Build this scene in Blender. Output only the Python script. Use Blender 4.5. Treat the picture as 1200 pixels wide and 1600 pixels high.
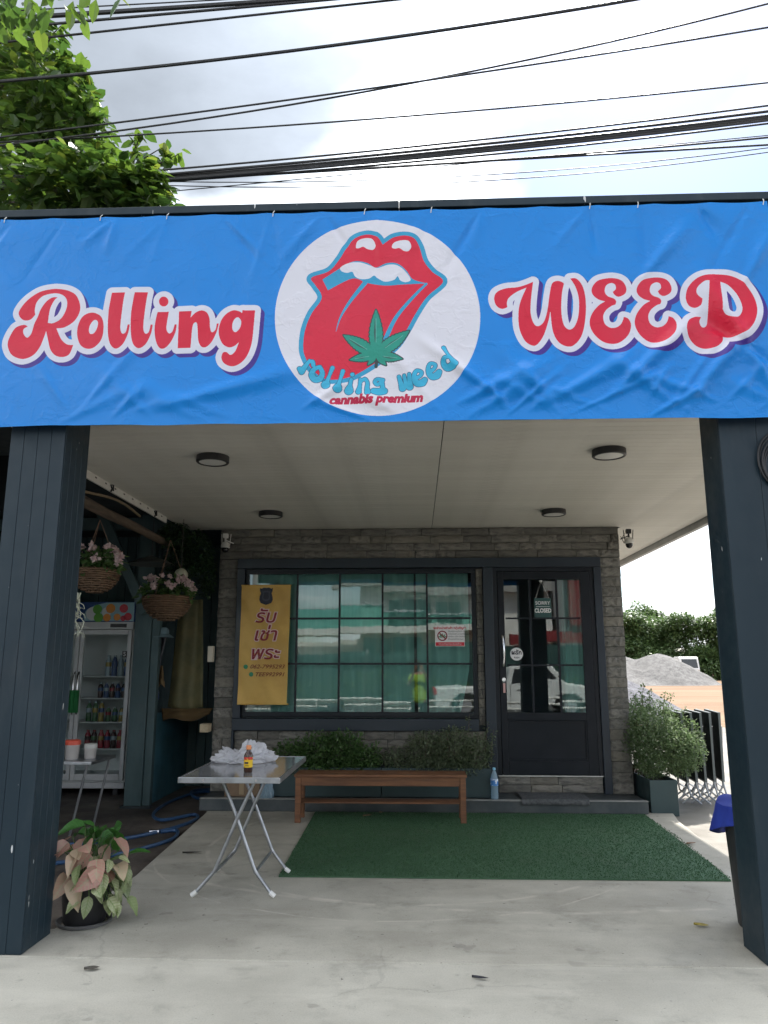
import bpy, bmesh, math, random
import numpy as np
from mathutils import Vector, Matrix, Euler, noise as mnoise

for o in list(bpy.data.objects):
    bpy.data.objects.remove(o, do_unlink=True)
SC = bpy.context.scene
COL = SC.collection
R = math.radians
PI = math.pi

# ------------------------------------------------------------------ camera
CAM_H = 1.5
FPX = 1190.0                      # focal length in pixels of a 1200 x 1600 frame
PITCH = math.atan(240 / FPX)
YAW = math.atan(50 / FPX * math.cos(PITCH))
cd = bpy.data.cameras.new('camera')
cam = bpy.data.objects.new('camera', cd)
COL.objects.link(cam)
cam.location = (0, 0, CAM_H)
cam.rotation_euler = (PI / 2 + PITCH, 0, YAW)
cd.sensor_fit = 'VERTICAL'
cd.sensor_height = 24.0
cd.lens = 24.0 * FPX / 1600.0
cd.clip_start = 0.05
cd.clip_end = 2000
SC.camera = cam
SC.render.resolution_x, SC.render.resolution_y = 768, 1024

# ------------------------------------------------------------------ sun, sky, exposure
SUN_EL, SUN_AZ = R(54), R(20)     # sun stands behind the shop, a little to the right
sun_dir = Vector((math.sin(SUN_AZ) * math.cos(SUN_EL), math.cos(SUN_AZ) * math.cos(SUN_EL), math.sin(SUN_EL)))
sl = bpy.data.lights.new('sun', 'SUN')
sl.energy = 2.0
sl.angle = R(1.2)
sl.color = (1.0, 0.95, 0.87)
so = bpy.data.objects.new('sun', sl)
COL.objects.link(so)
so.location = (10, 20, 40)
so.rotation_euler = sun_dir.to_track_quat('Z', 'Y').to_euler()

W = bpy.data.worlds.new('World')
SC.world = W
W.use_nodes = True
wt = W.node_tree
wt.nodes.clear()
def wn(t, **kw):
    n = wt.nodes.new(t)
    for k, v in kw.items():
        setattr(n, k, v)
    return n
def wmath(op, a, b=None, clamp=False):
    n = wn('ShaderNodeMath', operation=op, use_clamp=clamp)
    for i, x in enumerate((a, b)):
        if x is None:
            continue
        if isinstance(x, (int, float)):
            n.inputs[i].default_value = x
        else:
            wt.links.new(x, n.inputs[i])
    return n.outputs[0]
sky = wn('ShaderNodeTexSky', sky_type='NISHITA', sun_disc=False)
sky.sun_elevation = SUN_EL
sky.sun_rotation = SUN_AZ
sky.air_density = 1.0
sky.dust_density = 0.5
sky.ozone_density = 1.3
tc = wn('ShaderNodeTexCoord')
sep = wn('ShaderNodeSeparateXYZ')
wt.links.new(tc.outputs['Generated'], sep.inputs[0])
zz = wmath('ADD', wmath('MAXIMUM', sep.outputs[2], 0.0), 0.12)
comb = wn('ShaderNodeCombineXYZ')
wt.links.new(wmath('DIVIDE', sep.outputs[0], zz), comb.inputs[0])
wt.links.new(wmath('DIVIDE', sep.outputs[1], zz), comb.inputs[1])
def wnoise(scale, detail, rough, off, dist=0.0):
    mp = wn('ShaderNodeMapping')
    mp.inputs['Location'].default_value = off
    wt.links.new(comb.outputs[0], mp.inputs[0])
    n = wn('ShaderNodeTexNoise')
    n.inputs['Scale'].default_value = scale
    n.inputs['Detail'].default_value = detail
    n.inputs['Roughness'].default_value = rough
    n.inputs['Distortion'].default_value = dist
    wt.links.new(mp.outputs[0], n.inputs['Vector'])
    return n.outputs['Fac']
def wramp(x, lo, hi):
    n = wn('ShaderNodeMapRange', interpolation_type='SMOOTHSTEP')
    n.inputs['From Min'].default_value = lo
    n.inputs['From Max'].default_value = hi
    wt.links.new(x, n.inputs['Value'])
    return n.outputs[0]
big = wnoise(0.55, 6, 0.55, (27.54, 24.01, 0.0), 0.15)      # the broken cloud deck
cover = wramp(big, 0.42, 0.56)
thick = wnoise(0.75, 7, 0.52, (7.5, 2.2, 0.0), 0.1)     # where the deck is thick and grey
# clouds near the sun glow with forward-scattered light
dotn = wn('ShaderNodeVectorMath', operation='DOT_PRODUCT')
wt.links.new(tc.outputs['Generated'], dotn.inputs[0])
dotn.inputs[1].default_value = sun_dir
fwd = wmath('MAXIMUM', dotn.outputs['Value'], 0.0)
glow = wmath('POWER', fwd, 10.0)
# one heavy grey cloud bank hangs over the left of the street
dotg = wn('ShaderNodeVectorMath', operation='DOT_PRODUCT')
wt.links.new(tc.outputs['Generated'], dotg.inputs[0])
dotg.inputs[1].default_value = Vector((-0.37, 0.72, 0.70)).normalized()
bank = wmath('ADD', wmath('MULTIPLY', dotg.outputs['Value'], 1.0), wmath('MULTIPLY', wmath('SUBTRACT', thick, 0.5), 0.55))
bank = wramp(bank, 0.92, 1.0)
grey = wmath('MAXIMUM', wmath('MULTIPLY', wramp(thick, 0.52, 0.74), 0.55), bank)
lum = wmath('ADD', 0.55, wmath('MULTIPLY', glow, 1.5))
lum = wmath('MULTIPLY', lum, wmath('SUBTRACT', 1.0, wmath('MULTIPLY', grey, 0.81)))
detail = wnoise(2.6, 8, 0.6, (1.0, 5.0, 0.0), 0.2)
lum = wmath('MULTIPLY', lum, wmath('ADD', 0.55, wmath('MULTIPLY', detail, 0.90)))
ccol = wn('ShaderNodeMix', data_type='RGBA')
wt.links.new(grey, ccol.inputs['Factor'])
ccol.inputs['A'].default_value = (0.98, 0.995, 1.0, 1)
ccol.inputs['B'].default_value = (0.84, 0.94, 1.08, 1)
cscale = wn('ShaderNodeVectorMath', operation='SCALE')
wt.links.new(ccol.outputs['Result'], cscale.inputs[0])
wt.links.new(lum, cscale.inputs['Scale'])
sscale = wn('ShaderNodeVectorMath', operation='SCALE')
wt.links.new(sky.outputs[0], sscale.inputs[0])
sscale.inputs['Scale'].default_value = 0.05
mixs = wn('ShaderNodeMix', data_type='RGBA')
wt.links.new(wmath('MAXIMUM', cover, bank), mixs.inputs['Factor'])
wt.links.new(sscale.outputs[0], mixs.inputs['A'])
wt.links.new(cscale.outputs[0], mixs.inputs['B'])
bg = wn('ShaderNodeBackground')
bg.inputs['Strength'].default_value = 1.0
wt.links.new(mixs.outputs['Result'], bg.inputs['Color'])
wo = wn('ShaderNodeOutputWorld')
wt.links.new(bg.outputs[0], wo.inputs[0])

VS = SC.view_settings
VS.view_transform = 'Standard'
VS.look = 'None'
VS.gamma = 1.0
VS.use_curve_mapping = False
VS.exposure = 2.2
SC.cycles.max_bounces = 6
SC.cycles.diffuse_bounces = 3
SC.cycles.glossy_bounces = 3
SC.cycles.adaptive_threshold = 0.02
SC.cycles.transparent_max_bounces = 10
SC.cycles.sample_clamp_indirect = 6.0

# ------------------------------------------------------------------ materials
MATS = {}
class NT:
    """small helper around a node tree"""
    def __init__(s, name):
        s.m = bpy.data.materials.new(name)
        s.m.use_nodes = True
        s.t = s.m.node_tree
        s.b = s.t.nodes['Principled BSDF']
        s.out = s.t.nodes['Material Output']
        s.tc = s.t.nodes.new('ShaderNodeTexCoord')
    def n(s, t, **kw):
        x = s.t.nodes.new(t)
        for k, v in kw.items():
            setattr(x, k, v)
        return x
    def l(s, a, b):
        s.t.links.new(a, b)
    def set(s, inp, v):
        if hasattr(v, 'is_output'):
            s.l(v, inp)
        else:
            inp.default_value = v
    def math(s, op, a, b=0.0, clamp=False):
        n = s.n('ShaderNodeMath', operation=op, use_clamp=clamp)
        s.set(n.inputs[0], a); s.set(n.inputs[1], b)
        return n.outputs[0]
    def coords(s, scale=(1, 1, 1), off=(0, 0, 0), kind='Object'):
        mp = s.n('ShaderNodeMapping')
        mp.inputs['Scale'].default_value = scale
        mp.inputs['Location'].default_value = off
        s.l(s.tc.outputs[kind], mp.inputs[0])
        return mp.outputs[0]
    def noise(s, scale, detail=4, rough=0.55, vec=None, dist=0.0):
        n = s.n('ShaderNodeTexNoise')
        n.inputs['Scale'].default_value = scale
        n.inputs['Detail'].default_value = detail
        n.inputs['Roughness'].default_value = rough
        n.inputs['Distortion'].default_value = dist
        s.l(vec if vec is not None else s.tc.outputs['Object'], n.inputs['Vector'])
        return n.outputs['Fac']
    def ramp(s, x, lo, hi, a=0.0, b=1.0):
        n = s.n('ShaderNodeMapRange', interpolation_type='SMOOTHSTEP')
        s.set(n.inputs['Value'], x)
        for k, v in (('From Min', lo), ('From Max', hi), ('To Min', a), ('To Max', b)):
            n.inputs[k].default_value = v
        return n.outputs[0]
    def mix(s, f, a, b):
        n = s.n('ShaderNodeMix', data_type='RGBA')
        s.set(n.inputs['Factor'], f)
        for k, v in (('A', a), ('B', b)):
            if hasattr(v, 'is_output'):
                s.l(v, n.inputs[k])
            else:
                n.inputs[k].default_value = (*v, 1)
        return n.outputs['Result']
    def rand(s):
        return s.n('ShaderNodeObjectInfo').outputs['Random']
    def bump(s, h, strength=0.3, dist=0.01):
        n = s.n('ShaderNodeBump')
        n.inputs['Strength'].default_value = strength
        n.inputs['Distance'].default_value = dist
        s.l(h, n.inputs['Height'])
        s.l(n.outputs[0], s.b.inputs['Normal'])
    def base(s, c):
        if hasattr(c, 'is_output'):
            s.l(c, s.b.inputs['Base Color'])
        else:
            s.b.inputs['Base Color'].default_value = (*c, 1)

def mat(name, col, rough=0.6, metal=0.0, col2=None, nscale=6.0, bump=0.0, bscale=40.0, bdist=0.004, orand=0.0,
        stretch=(1, 1, 1), spec=0.5, lo=0.35, hi=0.65, trans=0.0, dirt=0.0, chips=False):
    if name in MATS:
        return MATS[name]
    k = NT(name)
    k.b.inputs['Roughness'].default_value = rough
    k.b.inputs['Metallic'].default_value = metal
    k.b.inputs['Specular IOR Level'].default_value = spec
    vec = k.coords(stretch)
    c = k.mix(0.0, col, col)
    if col2 is not None:
        c = k.mix(k.ramp(k.noise(nscale, 6, 0.6, vec), lo, hi), col, col2)
    if dirt:
        d = k.ramp(k.noise(2.3, 8, 0.65), 0.5, 0.75)
        c = k.mix(k.math('MULTIPLY', d, dirt), c, tuple(x * 0.45 + 0.02 for x in col))
    if chips:
        ch_ = k.ramp(k.noise(26, 2, .5, k.coords((1, 1, .28), (3, 1, 2))), .742, .752)
        c = k.mix(ch_, c, (.55, .56, .56))
        du = k.ramp(k.noise(5, 8, .7, k.coords((1, 1, .2), (0, 5, 0))), .52, .8)
        c = k.mix(k.math('MULTIPLY', du, .22), c, (.12, .13, .135))
    if orand:
        h = k.n('ShaderNodeHueSaturation')
        k.l(c, h.inputs['Color'])
        k.l(k.ramp(k.rand(), 0, 1, 1 - orand, 1 + orand), h.inputs['Value'])
        c = h.outputs[0]
    k.base(c)
    rn = k.ramp(k.noise(9, 5, 0.6), 0.3, 0.7, max(0, rough - 0.07), min(1, rough + 0.07))
    k.l(rn, k.b.inputs['Roughness'])
    if bump:
        k.bump(k.noise(bscale, 6, 0.6, vec), bump, bdist)
    if trans:
        tr = k.n('ShaderNodeBsdfTranslucent')
        k.l(c, tr.inputs[0])
        mx = k.n('ShaderNodeMixShader')
        mx.inputs[0].default_value = trans
        k.l(k.b.outputs[0], mx.inputs[1]); k.l(tr.outputs[0], mx.inputs[2])
        k.l(mx.outputs[0], k.out.inputs[0])
    MATS[name] = k.m
    return k.m

def glass_mat(name, tint, ior=1.8):
    if name in MATS:
        return MATS[name]
    k = NT(name)
    t = k.n('ShaderNodeBsdfTransparent'); t.inputs[0].default_value = (*tint, 1)
    g = k.n('ShaderNodeBsdfGlossy'); g.inputs['Roughness'].default_value = 0.0
    g.inputs['Color'].default_value = (0.92, 1.0, 0.98, 1)
    # float glass is never quite flat: a faint ripple bends what it mirrors
    bp = k.n('ShaderNodeBump'); bp.inputs['Strength'].default_value = 1.0; bp.inputs['Distance'].default_value = .00014
    k.l(k.noise(3.2, 3, .5, k.coords((1.0, 1.0, 2.2))), bp.inputs['Height']); k.l(bp.outputs[0], g.inputs['Normal'])
    fr = k.n('ShaderNodeFresnel'); fr.inputs[0].default_value = ior
    mx = k.n('ShaderNodeMixShader')
    k.l(fr.outputs[0], mx.inputs[0]); k.l(t.outputs[0], mx.inputs[1]); k.l(g.outputs[0], mx.inputs[2])
    k.l(mx.outputs[0], k.out.inputs[0])
    MATS[name] = k.m
    return k.m

# ------------------------------------------------------------------ mesh helpers
class MB:
    def __init__(s):
        s.v, s.f = [], []
    def add(s, vs, fs):
        o = len(s.v)
        s.v += [tuple(v) for v in vs]
        s.f += [tuple(i + o for i in f) for f in fs]
        return s
    def box(s, x0, x1, y0, y1, z0, z1):
        return s.add([(x0, y0, z0), (x1, y0, z0), (x1, y1, z0), (x0, y1, z0), (x0, y0, z1), (x1, y0, z1), (x1, y1, z1), (x0, y1, z1)],
                     [(0, 3, 2, 1), (4, 5, 6, 7), (0, 1, 5, 4), (1, 2, 6, 5), (2, 3, 7, 6), (3, 0, 4, 7)])
    def beam(s, a, b, w, h, up=(0, 0, 1)):
        a, b = Vector(a), Vector(b)
        d = (b - a).normalized()
        up = Vector(up)
        if abs(d.dot(up)) > 0.99:
            up = Vector((0, 1, 0))
        sx = d.cross(up).normalized() * w / 2
        uz = sx.cross(d).normalized() * h / 2
        vs = [p + i * sx + j * uz for p in (a, b) for i, j in ((-1, -1), (1, -1), (1, 1), (-1, 1))]
        return s.add(vs, [(0, 1, 2, 3), (7, 6, 5, 4), (0, 4, 5, 1), (1, 5, 6, 2), (2, 6, 7, 3), (3, 7, 4, 0)])
    def tube(s, path, r, n=8, cap=True):
        pts = [Vector(p) for p in path]
        rs = r if isinstance(r, (list, tuple)) else [r] * len(pts)
        t0 = (pts[1] - pts[0]).normalized()
        u = t0.orthogonal().normalized()
        rings = []
        for i, p in enumerate(pts):
            t = (pts[min(i + 1, len(pts) - 1)] - pts[max(i - 1, 0)])
            if t.length < 1e-9:
                t = t0.copy()
            t.normalize()
            u = (u - t * u.dot(t)).normalized()
            w = t.cross(u)
            rings.append([p + (u * math.cos(2 * PI * k / n) + w * math.sin(2 * PI * k / n)) * rs[i] for k in range(n)])
        vs = [v for rg in rings for v in rg]
        fs = [(i * n + k, i * n + (k + 1) % n, (i + 1) * n + (k + 1) % n, (i + 1) * n + k) for i in range(len(pts) - 1) for k in range(n)]
        if cap:
            fs += [tuple(range(n - 1, -1, -1)), tuple(range((len(pts) - 1) * n, len(pts) * n))]
        return s.add(vs, fs)
    def lathe(s, prof, c=(0, 0, 0), n=20, cap=True):
        vs = [(c[0] + r * math.cos(2 * PI * k / n), c[1] + r * math.sin(2 * PI * k / n), c[2] + z) for r, z in prof for k in range(n)]
        fs = [(i * n + k, i * n + (k + 1) % n, (i + 1) * n + (k + 1) % n, (i + 1) * n + k) for i in range(len(prof) - 1) for k in range(n)]
        if cap:
            fs += [tuple(range(n - 1, -1, -1)), tuple(range((len(prof) - 1) * n, len(prof) * n))]
        return s.add(vs, fs)
    def prism(s, poly, off):
        n = len(poly)
        off = Vector(off)
        vs = [Vector(p) for p in poly] + [Vector(p) + off for p in poly]
        fs = [tuple(range(n - 1, -1, -1)), tuple(range(n, 2 * n))]
        fs += [(k, (k + 1) % n, n + (k + 1) % n, n + k) for k in range(n)]
        return s.add(vs, fs)
    def mesh(s, name, smooth=False, bevel=0.0, seg=2, fix=True):
        me = bpy.data.meshes.new(name)
        me.from_pydata(s.v, [], s.f)
        if fix or bevel:
            bm = bmesh.new(); bm.from_mesh(me)
            bmesh.ops.recalc_face_normals(bm, faces=bm.faces)
            if bevel:
                bmesh.ops.bevel(bm, geom=[e for e in bm.edges if len(e.link_faces) == 2 and e.calc_face_angle() > 0.5],
                                offset=bevel, segments=seg, affect='EDGES', profile=0.5)
            bm.to_mesh(me); bm.free()
        if smooth:
            me.polygons.foreach_set('use_smooth', [True] * len(me.polygons))
            try:
                me.set_sharp_from_angle(angle=R(40))
            except Exception:
                pass
        me.update()
        return me

ORG = {}          # world origin of every root, so that parts can be built in world coordinates
def link(o, parent=None):
    COL.objects.link(o)
    if parent is not None:
        o.parent = parent
        if parent.type == 'EMPTY':
            o.location = -ORG[parent.name]
    return o
def thing(name, label, cat, loc=(0, 0, 0), group=None):
    o = bpy.data.objects.new(name, None)
    o.empty_display_size = 0.1
    COL.objects.link(o)
    o.location = loc
    ORG[o.name] = Vector(loc)
    o['label'] = label; o['category'] = cat
    if group:
        o['group'] = group
    return o
def part(name, mb, m, parent=None, smooth=False, bevel=0.0, seg=2, label=None, kind=None):
    me = mb.mesh(name, smooth, bevel, seg) if isinstance(mb, MB) else mb
    if m is not None:
        me.materials.clear(); me.materials.append(m)
    o = bpy.data.objects.new(name, me)
    link(o, parent)
    if label:
        o['label'] = label
    if kind:
        o['kind'] = kind
    return o
def tag(o, label, cat, group=None):
    o['label'] = label; o['category'] = cat
    if group:
        o['group'] = group
    return o
def struct(name, mb, m, **kw):
    o = part(name, mb, m, **kw)
    o['kind'] = 'structure'
    return o
def copy_tree(o, parent=None):
    c = o.copy(); COL.objects.link(c)
    if parent is not None:
        c.parent = parent
    for ch in list(o.children):
        copy_tree(ch, c)
    return c

def text_mesh(body, size, align='CENTER', bold=0.0, shear=0.0, xs=1.0):
    cu = bpy.data.curves.new('lettering', 'FONT')
    cu.body = body; cu.size = size; cu.align_x = align; cu.align_y = 'CENTER'
    cu.offset = bold; cu.shear = shear; cu.resolution_u = 3
    ob = bpy.data.objects.new('lettering', cu)
    COL.objects.link(ob)
    dg = bpy.context.evaluated_depsgraph_get()
    dg.update()
    me = bpy.data.meshes.new_from_object(ob.evaluated_get(dg))
    bpy.data.objects.remove(ob, do_unlink=True)
    if xs != 1.0:
        for v in me.vertices:
            v.co.x *= xs
    return me
def stand(me, pos, rx=PI / 2):
    """turn a flat lettering mesh upright, facing the street"""
    me.transform(Matrix.Translation(pos) @ Matrix.Rotation(rx, 4, 'X'))
    return me

def leaf_cloud(blobs, n, size, rng, shape=6, flat=0.35, droop=0.2, hollow=0.35):
    """n separate leaves spread through ellipsoids; blobs = [(x,y,z,rx,ry,rz,weight)]"""
    mb = MB()
    ws = [b[6] for b in blobs]
    for _ in range(n):
        b = rng.choices(blobs, ws)[0]
        while True:
            p = Vector((rng.uniform(-1, 1), rng.uniform(-1, 1), rng.uniform(-1, 1)))
            if p.length <= 1:
                break
        if p.length < hollow and rng.random() < 0.7:
            p = p.normalized() * rng.uniform(hollow, 1)
        c = Vector((b[0] + p.x * b[3], b[1] + p.y * b[4], b[2] + p.z * b[5]))
        L = size * rng.uniform(0.6, 1.25)
        d = Vector((p.x + rng.gauss(0, .7), p.y + rng.gauss(0, .7), rng.gauss(0, flat) - droop)).normalized()
        sd = d.cross(Vector((rng.gauss(0, .35), rng.gauss(0, .35), 1))).normalized()
        nrm = sd.cross(d)
        w = L * rng.uniform(0.42, 0.62)
        if shape == 6:
            vs = [c, c + d * L * .35 + sd * w * .5, c + d * L * .72 + sd * w * .38 - nrm * L * .05, c + d * L - nrm * L * .14,
                  c + d * L * .72 - sd * w * .38 - nrm * L * .05, c + d * L * .35 - sd * w * .5, c + d * L * .5 - nrm * L * .07]
            mb.add(vs, [(0, 1, 2, 6), (6, 2, 3), (6, 3, 4), (0, 6, 4, 5)])
        else:
            vs = [c, c + d * L * .5 + sd * w * .5, c + d * L, c + d * L * .5 - sd * w * .5]
            mb.add(vs, [(0, 1, 2, 3)])
    return mb
def foliage_mesh(mb, name):
    return mb.mesh(name, fix=False)
def leaf_mat(name, a, b, trans=0.35, rough=0.45, third=None):
    k = NT(name)
    g = k.n('ShaderNodeNewGeometry')
    r = g.outputs['Random Per Island']
    c = k.mix(k.ramp(r, 0.0, 1.0), a, b)
    if third:
        c = k.mix(k.ramp(r, 0.93, 0.95), c, third)
    c = k.mix(k.math('MULTIPLY', k.noise(14, 3, 0.6), 0.5), c, tuple(x * 0.6 for x in a))
    k.base(c)
    k.b.inputs['Roughness'].default_value = rough
    tr = k.n('ShaderNodeBsdfTranslucent')
    h = k.n('ShaderNodeHueSaturation'); h.inputs['Value'].default_value = 1.7; h.inputs['Saturation'].default_value = 1.1
    k.l(c, h.inputs['Color']); k.l(h.outputs[0], tr.inputs[0])
    mx = k.n('ShaderNodeMixShader'); mx.inputs[0].default_value = trans
    k.l(k.b.outputs[0], mx.inputs[1]); k.l(tr.outputs[0], mx.inputs[2])
    k.l(mx.outputs[0], k.out.inputs[0])
    MATS[name] = k.m
    return k.m

# ---- the surfaces of the place
def concrete_mat(name, a, b, marks=True, stain=0.5):
    k = NT(name)
    c = k.mix(k.ramp(k.noise(0.9, 7, 0.62), 0.34, 0.66), a, b)
    c = k.mix(k.math('MULTIPLY', k.ramp(k.noise(3.1, 8, 0.7, k.coords((1, 1, 1), (5, 2, 0))), 0.50, 0.70), stain), c, tuple(x * 0.62 for x in a))
    c = k.mix(k.math('MULTIPLY', k.ramp(k.noise(120, 3, 0.7), 0.4, 0.75), 0.30), c, tuple(x * 0.55 for x in a))
    spots = k.ramp(k.noise(17, 2, 0.5, k.coords((1, 1, 1), (2, 9, 0))), 0.735, 0.755)
    c = k.mix(k.math('MULTIPLY', spots, 0.8), c, (0.10, 0.095, 0.085))
    # hairline cracks
    vo = k.n('ShaderNodeTexVoronoi', feature='DISTANCE_TO_EDGE'); vo.inputs['Scale'].default_value = .42
    wv = k.n('ShaderNodeVectorMath', operation='ADD')
    nz_ = k.n('ShaderNodeTexNoise'); nz_.inputs['Scale'].default_value = 2.4; nz_.inputs['Detail'].default_value = 7
    k.l(k.tc.outputs['Object'], nz_.inputs['Vector']); k.l(k.tc.outputs['Object'], wv.inputs[0])
    sc_ = k.n('ShaderNodeVectorMath', operation='SCALE'); sc_.inputs['Scale'].default_value = .35
    k.l(nz_.outputs['Color'], sc_.inputs[0]); k.l(sc_.outputs[0], wv.inputs[1]); k.l(wv.outputs[0], vo.inputs['Vector'])
    crk = k.math('MULTIPLY', k.ramp(vo.outputs['Distance'], .0015, .0045, 1, 0), k.ramp(k.noise(.9, 3, .5, k.coords((1, 1, 1), (8, 3, 0))), .5, .62))
    c = k.mix(k.math('MULTIPLY', crk, .16), c, (.11, .10, .09))
    grit = k.ramp(k.noise(48, 2, .5, k.coords((1, 1, 1), (1, 4, 0))), .70, .74)
    c = k.mix(k.math('MULTIPLY', grit, .5), c, (.13, .12, .105))
    drip = k.ramp(k.noise(5.5, 3, .5, k.coords((1, 1, 1), (6, 1, 0))), .66, .72)
    c = k.mix(k.math('MULTIPLY', drip, .38), c, (.16, .15, .13))
    # scuffed, rain-washed streaks drawn out across the slab
    st = k.ramp(k.noise(2.0, 6, 0.6, k.coords((0.35, 1.6, 1))), 0.5, 0.68)
    c = k.mix(k.math('MULTIPLY', st, 0.28), c, tuple(min(1, x * 1.25) for x in b))
    if marks:
        # pale scratched arcs left on the slab by something dragged round in a curve
        brk = k.ramp(k.noise(3.2, 5, 0.6), 0.42, 0.60)
        for cx, cy, r, w in ((-0.05, 7.0, 1.72, 0.016), (0.75, 9.9, 4.75, 0.022), (-0.2, 6.9, 1.95, 0.008)):
            vm = k.n('ShaderNodeVectorMath', operation='DISTANCE')
            k.l(k.tc.outputs['Object'], vm.inputs[0]); vm.inputs[1].default_value = (cx, cy, 0)
            jit = k.math('MULTIPLY', k.math('SUBTRACT', k.noise(1.6, 4, 0.6), 0.5), 0.10)
            d = k.math('ABSOLUTE', k.math('ADD', k.math('SUBTRACT', vm.outputs['Value'], r), jit))
            m = k.math('MULTIPLY', k.ramp(d, w * 0.5, w * 1.6, 1.0, 0.0), brk)
            c = k.mix(k.math('MULTIPLY', m, 0.42), c, (0.66, 0.61, 0.53))
    k.base(c)
    k.l(k.ramp(k.noise(2.2, 6, 0.6), 0.3, 0.7, 0.62, 0.9), k.b.inputs['Roughness'])
    k.bump(k.math('ADD', k.noise(60, 6, 0.7), k.math('MULTIPLY', k.noise(7, 5, 0.6), 1.5)), 0.35, 0.004)
    MATS[name] = k.m
    return k.m
M_SLAB = concrete_mat('porch concrete', (0.35, 0.332, 0.282), (0.485, 0.463, 0.398))
M_APRON = concrete_mat('apron concrete', (0.40, 0.382, 0.328), (0.53, 0.508, 0.44), marks=False)
M_YARD = concrete_mat('yard concrete', (0.18, 0.167, 0.146), (0.24, 0.224, 0.196), marks=False)
M_SOIL = mat('damp bare floor', (0.055, 0.046, 0.040), 0.7, col2=(0.15, 0.125, 0.105), nscale=1.1, bump=0.5, bscale=18, bdist=0.015)
M_DIRT = mat('orange yard dirt', (0.165, 0.092, 0.045), 0.95, col2=(0.23, 0.148, 0.085), nscale=0.12, bump=0.4, bscale=3, bdist=0.05, stretch=(0.5, 1.8, 1))
M_ROAD = mat('asphalt', (0.05, 0.05, 0.052), 0.85, col2=(0.075, 0.073, 0.07), nscale=3, bump=0.5, bscale=150)
M_PAINT = mat('dark slate paint', (0.008, 0.021, 0.032), 0.5, col2=(0.012, 0.027, 0.039), nscale=1.6, stretch=(1, 1, 0.25), bump=0.08, bscale=30, dirt=0.25, spec=0.35, chips=True)
M_TRIM = mat('dark blue trim paint', (0.008, 0.016, 0.028), 0.4, col2=(0.011, 0.021, 0.034), nscale=2.5, bump=0.05, bscale=60)
M_ALU = mat('black window aluminium', (0.006, 0.009, 0.015), 0.35, col2=(0.009, 0.013, 0.020), nscale=3, spec=0.3)
M_DOOR = mat('black door panel', (0.006, 0.009, 0.014), 0.4, col2=(0.010, 0.013, 0.019), nscale=4, bump=0.05, bscale=80, spec=0.25)
M_CEIL = mat('white ceiling plank', (0.57, 0.545, 0.485), 0.6, col2=(0.63, 0.605, 0.545), nscale=1.5, orand=0.03, dirt=0.35)
M_WHITE = mat('white painted metal', (0.72, 0.71, 0.68), 0.45, col2=(0.62, 0.61, 0.57), nscale=4, dirt=0.15)
M_BLACKP = mat('black plastic', (0.014, 0.014, 0.016), 0.45, col2=(0.022, 0.022, 0.024), nscale=8)
M_STEEL = mat('galvanised tube', (0.42, 0.43, 0.45), 0.35, 0.85, col2=(0.32, 0.33, 0.35), nscale=12, dirt=0.3)
M_CHROME = mat('brushed steel handle', (0.72, 0.72, 0.74), 0.18, 1.0)
M_TEAL = mat('old teal paint', (0.055, 0.094, 0.10), 0.62, col2=(0.034, 0.064, 0.07), nscale=3.5, stretch=(1, 1, 0.3), bump=0.2, bscale=20, dirt=0.6)
M_DARKWALL = mat('dark weathered wall', (0.020, 0.028, 0.032), 0.85, col2=(0.035, 0.042, 0.045), nscale=2.5, bump=0.2, bscale=9)
M_ROOM = mat('interior wall', (0.20, 0.20, 0.20), 0.85, col2=(0.17, 0.17, 0.17), nscale=3)
M_TIMBER = mat('round timber', (0.13, 0.095, 0.068), 0.8, col2=(0.075, 0.058, 0.045), nscale=4, stretch=(6, 0.6, 6), bump=0.3, bscale=20)
M_BENCH = mat('stained bench wood', (0.20, 0.085, 0.036), 0.6, col2=(0.115, 0.048, 0.022), nscale=5, stretch=(0.5, 6, 6), bump=0.2, bscale=18, orand=0.10)
M_GLASS = glass_mat('window glass', (0.90, 0.98, 0.965), 2.0)
M_CLEAR = glass_mat('clear glass', (0.90, 0.94, 0.94), 1.7)

def stone_mat():
    k = NT('split ledge stone')
    r = k.rand()
    c = k.mix(k.ramp(r, 0, 1), (0.155, 0.147, 0.128), (0.235, 0.222, 0.195))
    c = k.mix(k.ramp(k.noise(3.0, 7, 0.65, k.coords((1, 1, 1), kind='Object')), 0.4, 0.7), c, (0.10, 0.098, 0.09))
    w = k.math('FRACT', k.math('MULTIPLY', r, 17.3))
    c = k.mix(k.math('MULTIPLY', k.ramp(w, 0.80, 0.9), 0.4), c, (0.27, 0.245, 0.195))
    k.base(c)
    k.b.inputs['Roughness'].default_value = 0.85
    k.bump(k.noise(5.0, 8, 0.7, k.coords((1.0, 1.0, 2.2))), 0.8, 0.012)
    MATS['stone'] = k.m
    return k.m
M_STONE = stone_mat()

# ==================================================================== the ground
g = MB()
g.add([(-900, -900, -0.17), (900, -900, -0.17), (900, 900, -0.17), (-900, 900, -0.17)], [(0, 1, 2, 3)])
struct('ground', g, M_DIRT)
g = MB().box(-60, 60, -14.5, 3.2, -0.4, -0.15)
struct('road', g, M_ROAD)
g = MB().box(-60, 60, -17.5, -14.5, -0.4, -0.03)
struct('far_pavement', g, M_SOIL, bevel=0.02)
g = MB().box(-9.0, 9.0, 3.46, 4.302, -0.3, 0.0)
struct('front_apron', g, M_APRON, bevel=0.012)
poly = [(-2.44, 4.308), (2.47, 4.308), (2.50, 6.0), (2.52, 7.4), (2.58, 8.1), (2.72, 8.8), (2.72, 9.2), (-2.36, 9.2), (-2.2, 8.3), (-2.06, 5.9), (-2.12, 4.75), (-2.44, 4.70)]
g = MB().prism([(x, y, -0.3) for x, y in poly], (0, 0, 0.2985))
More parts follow.
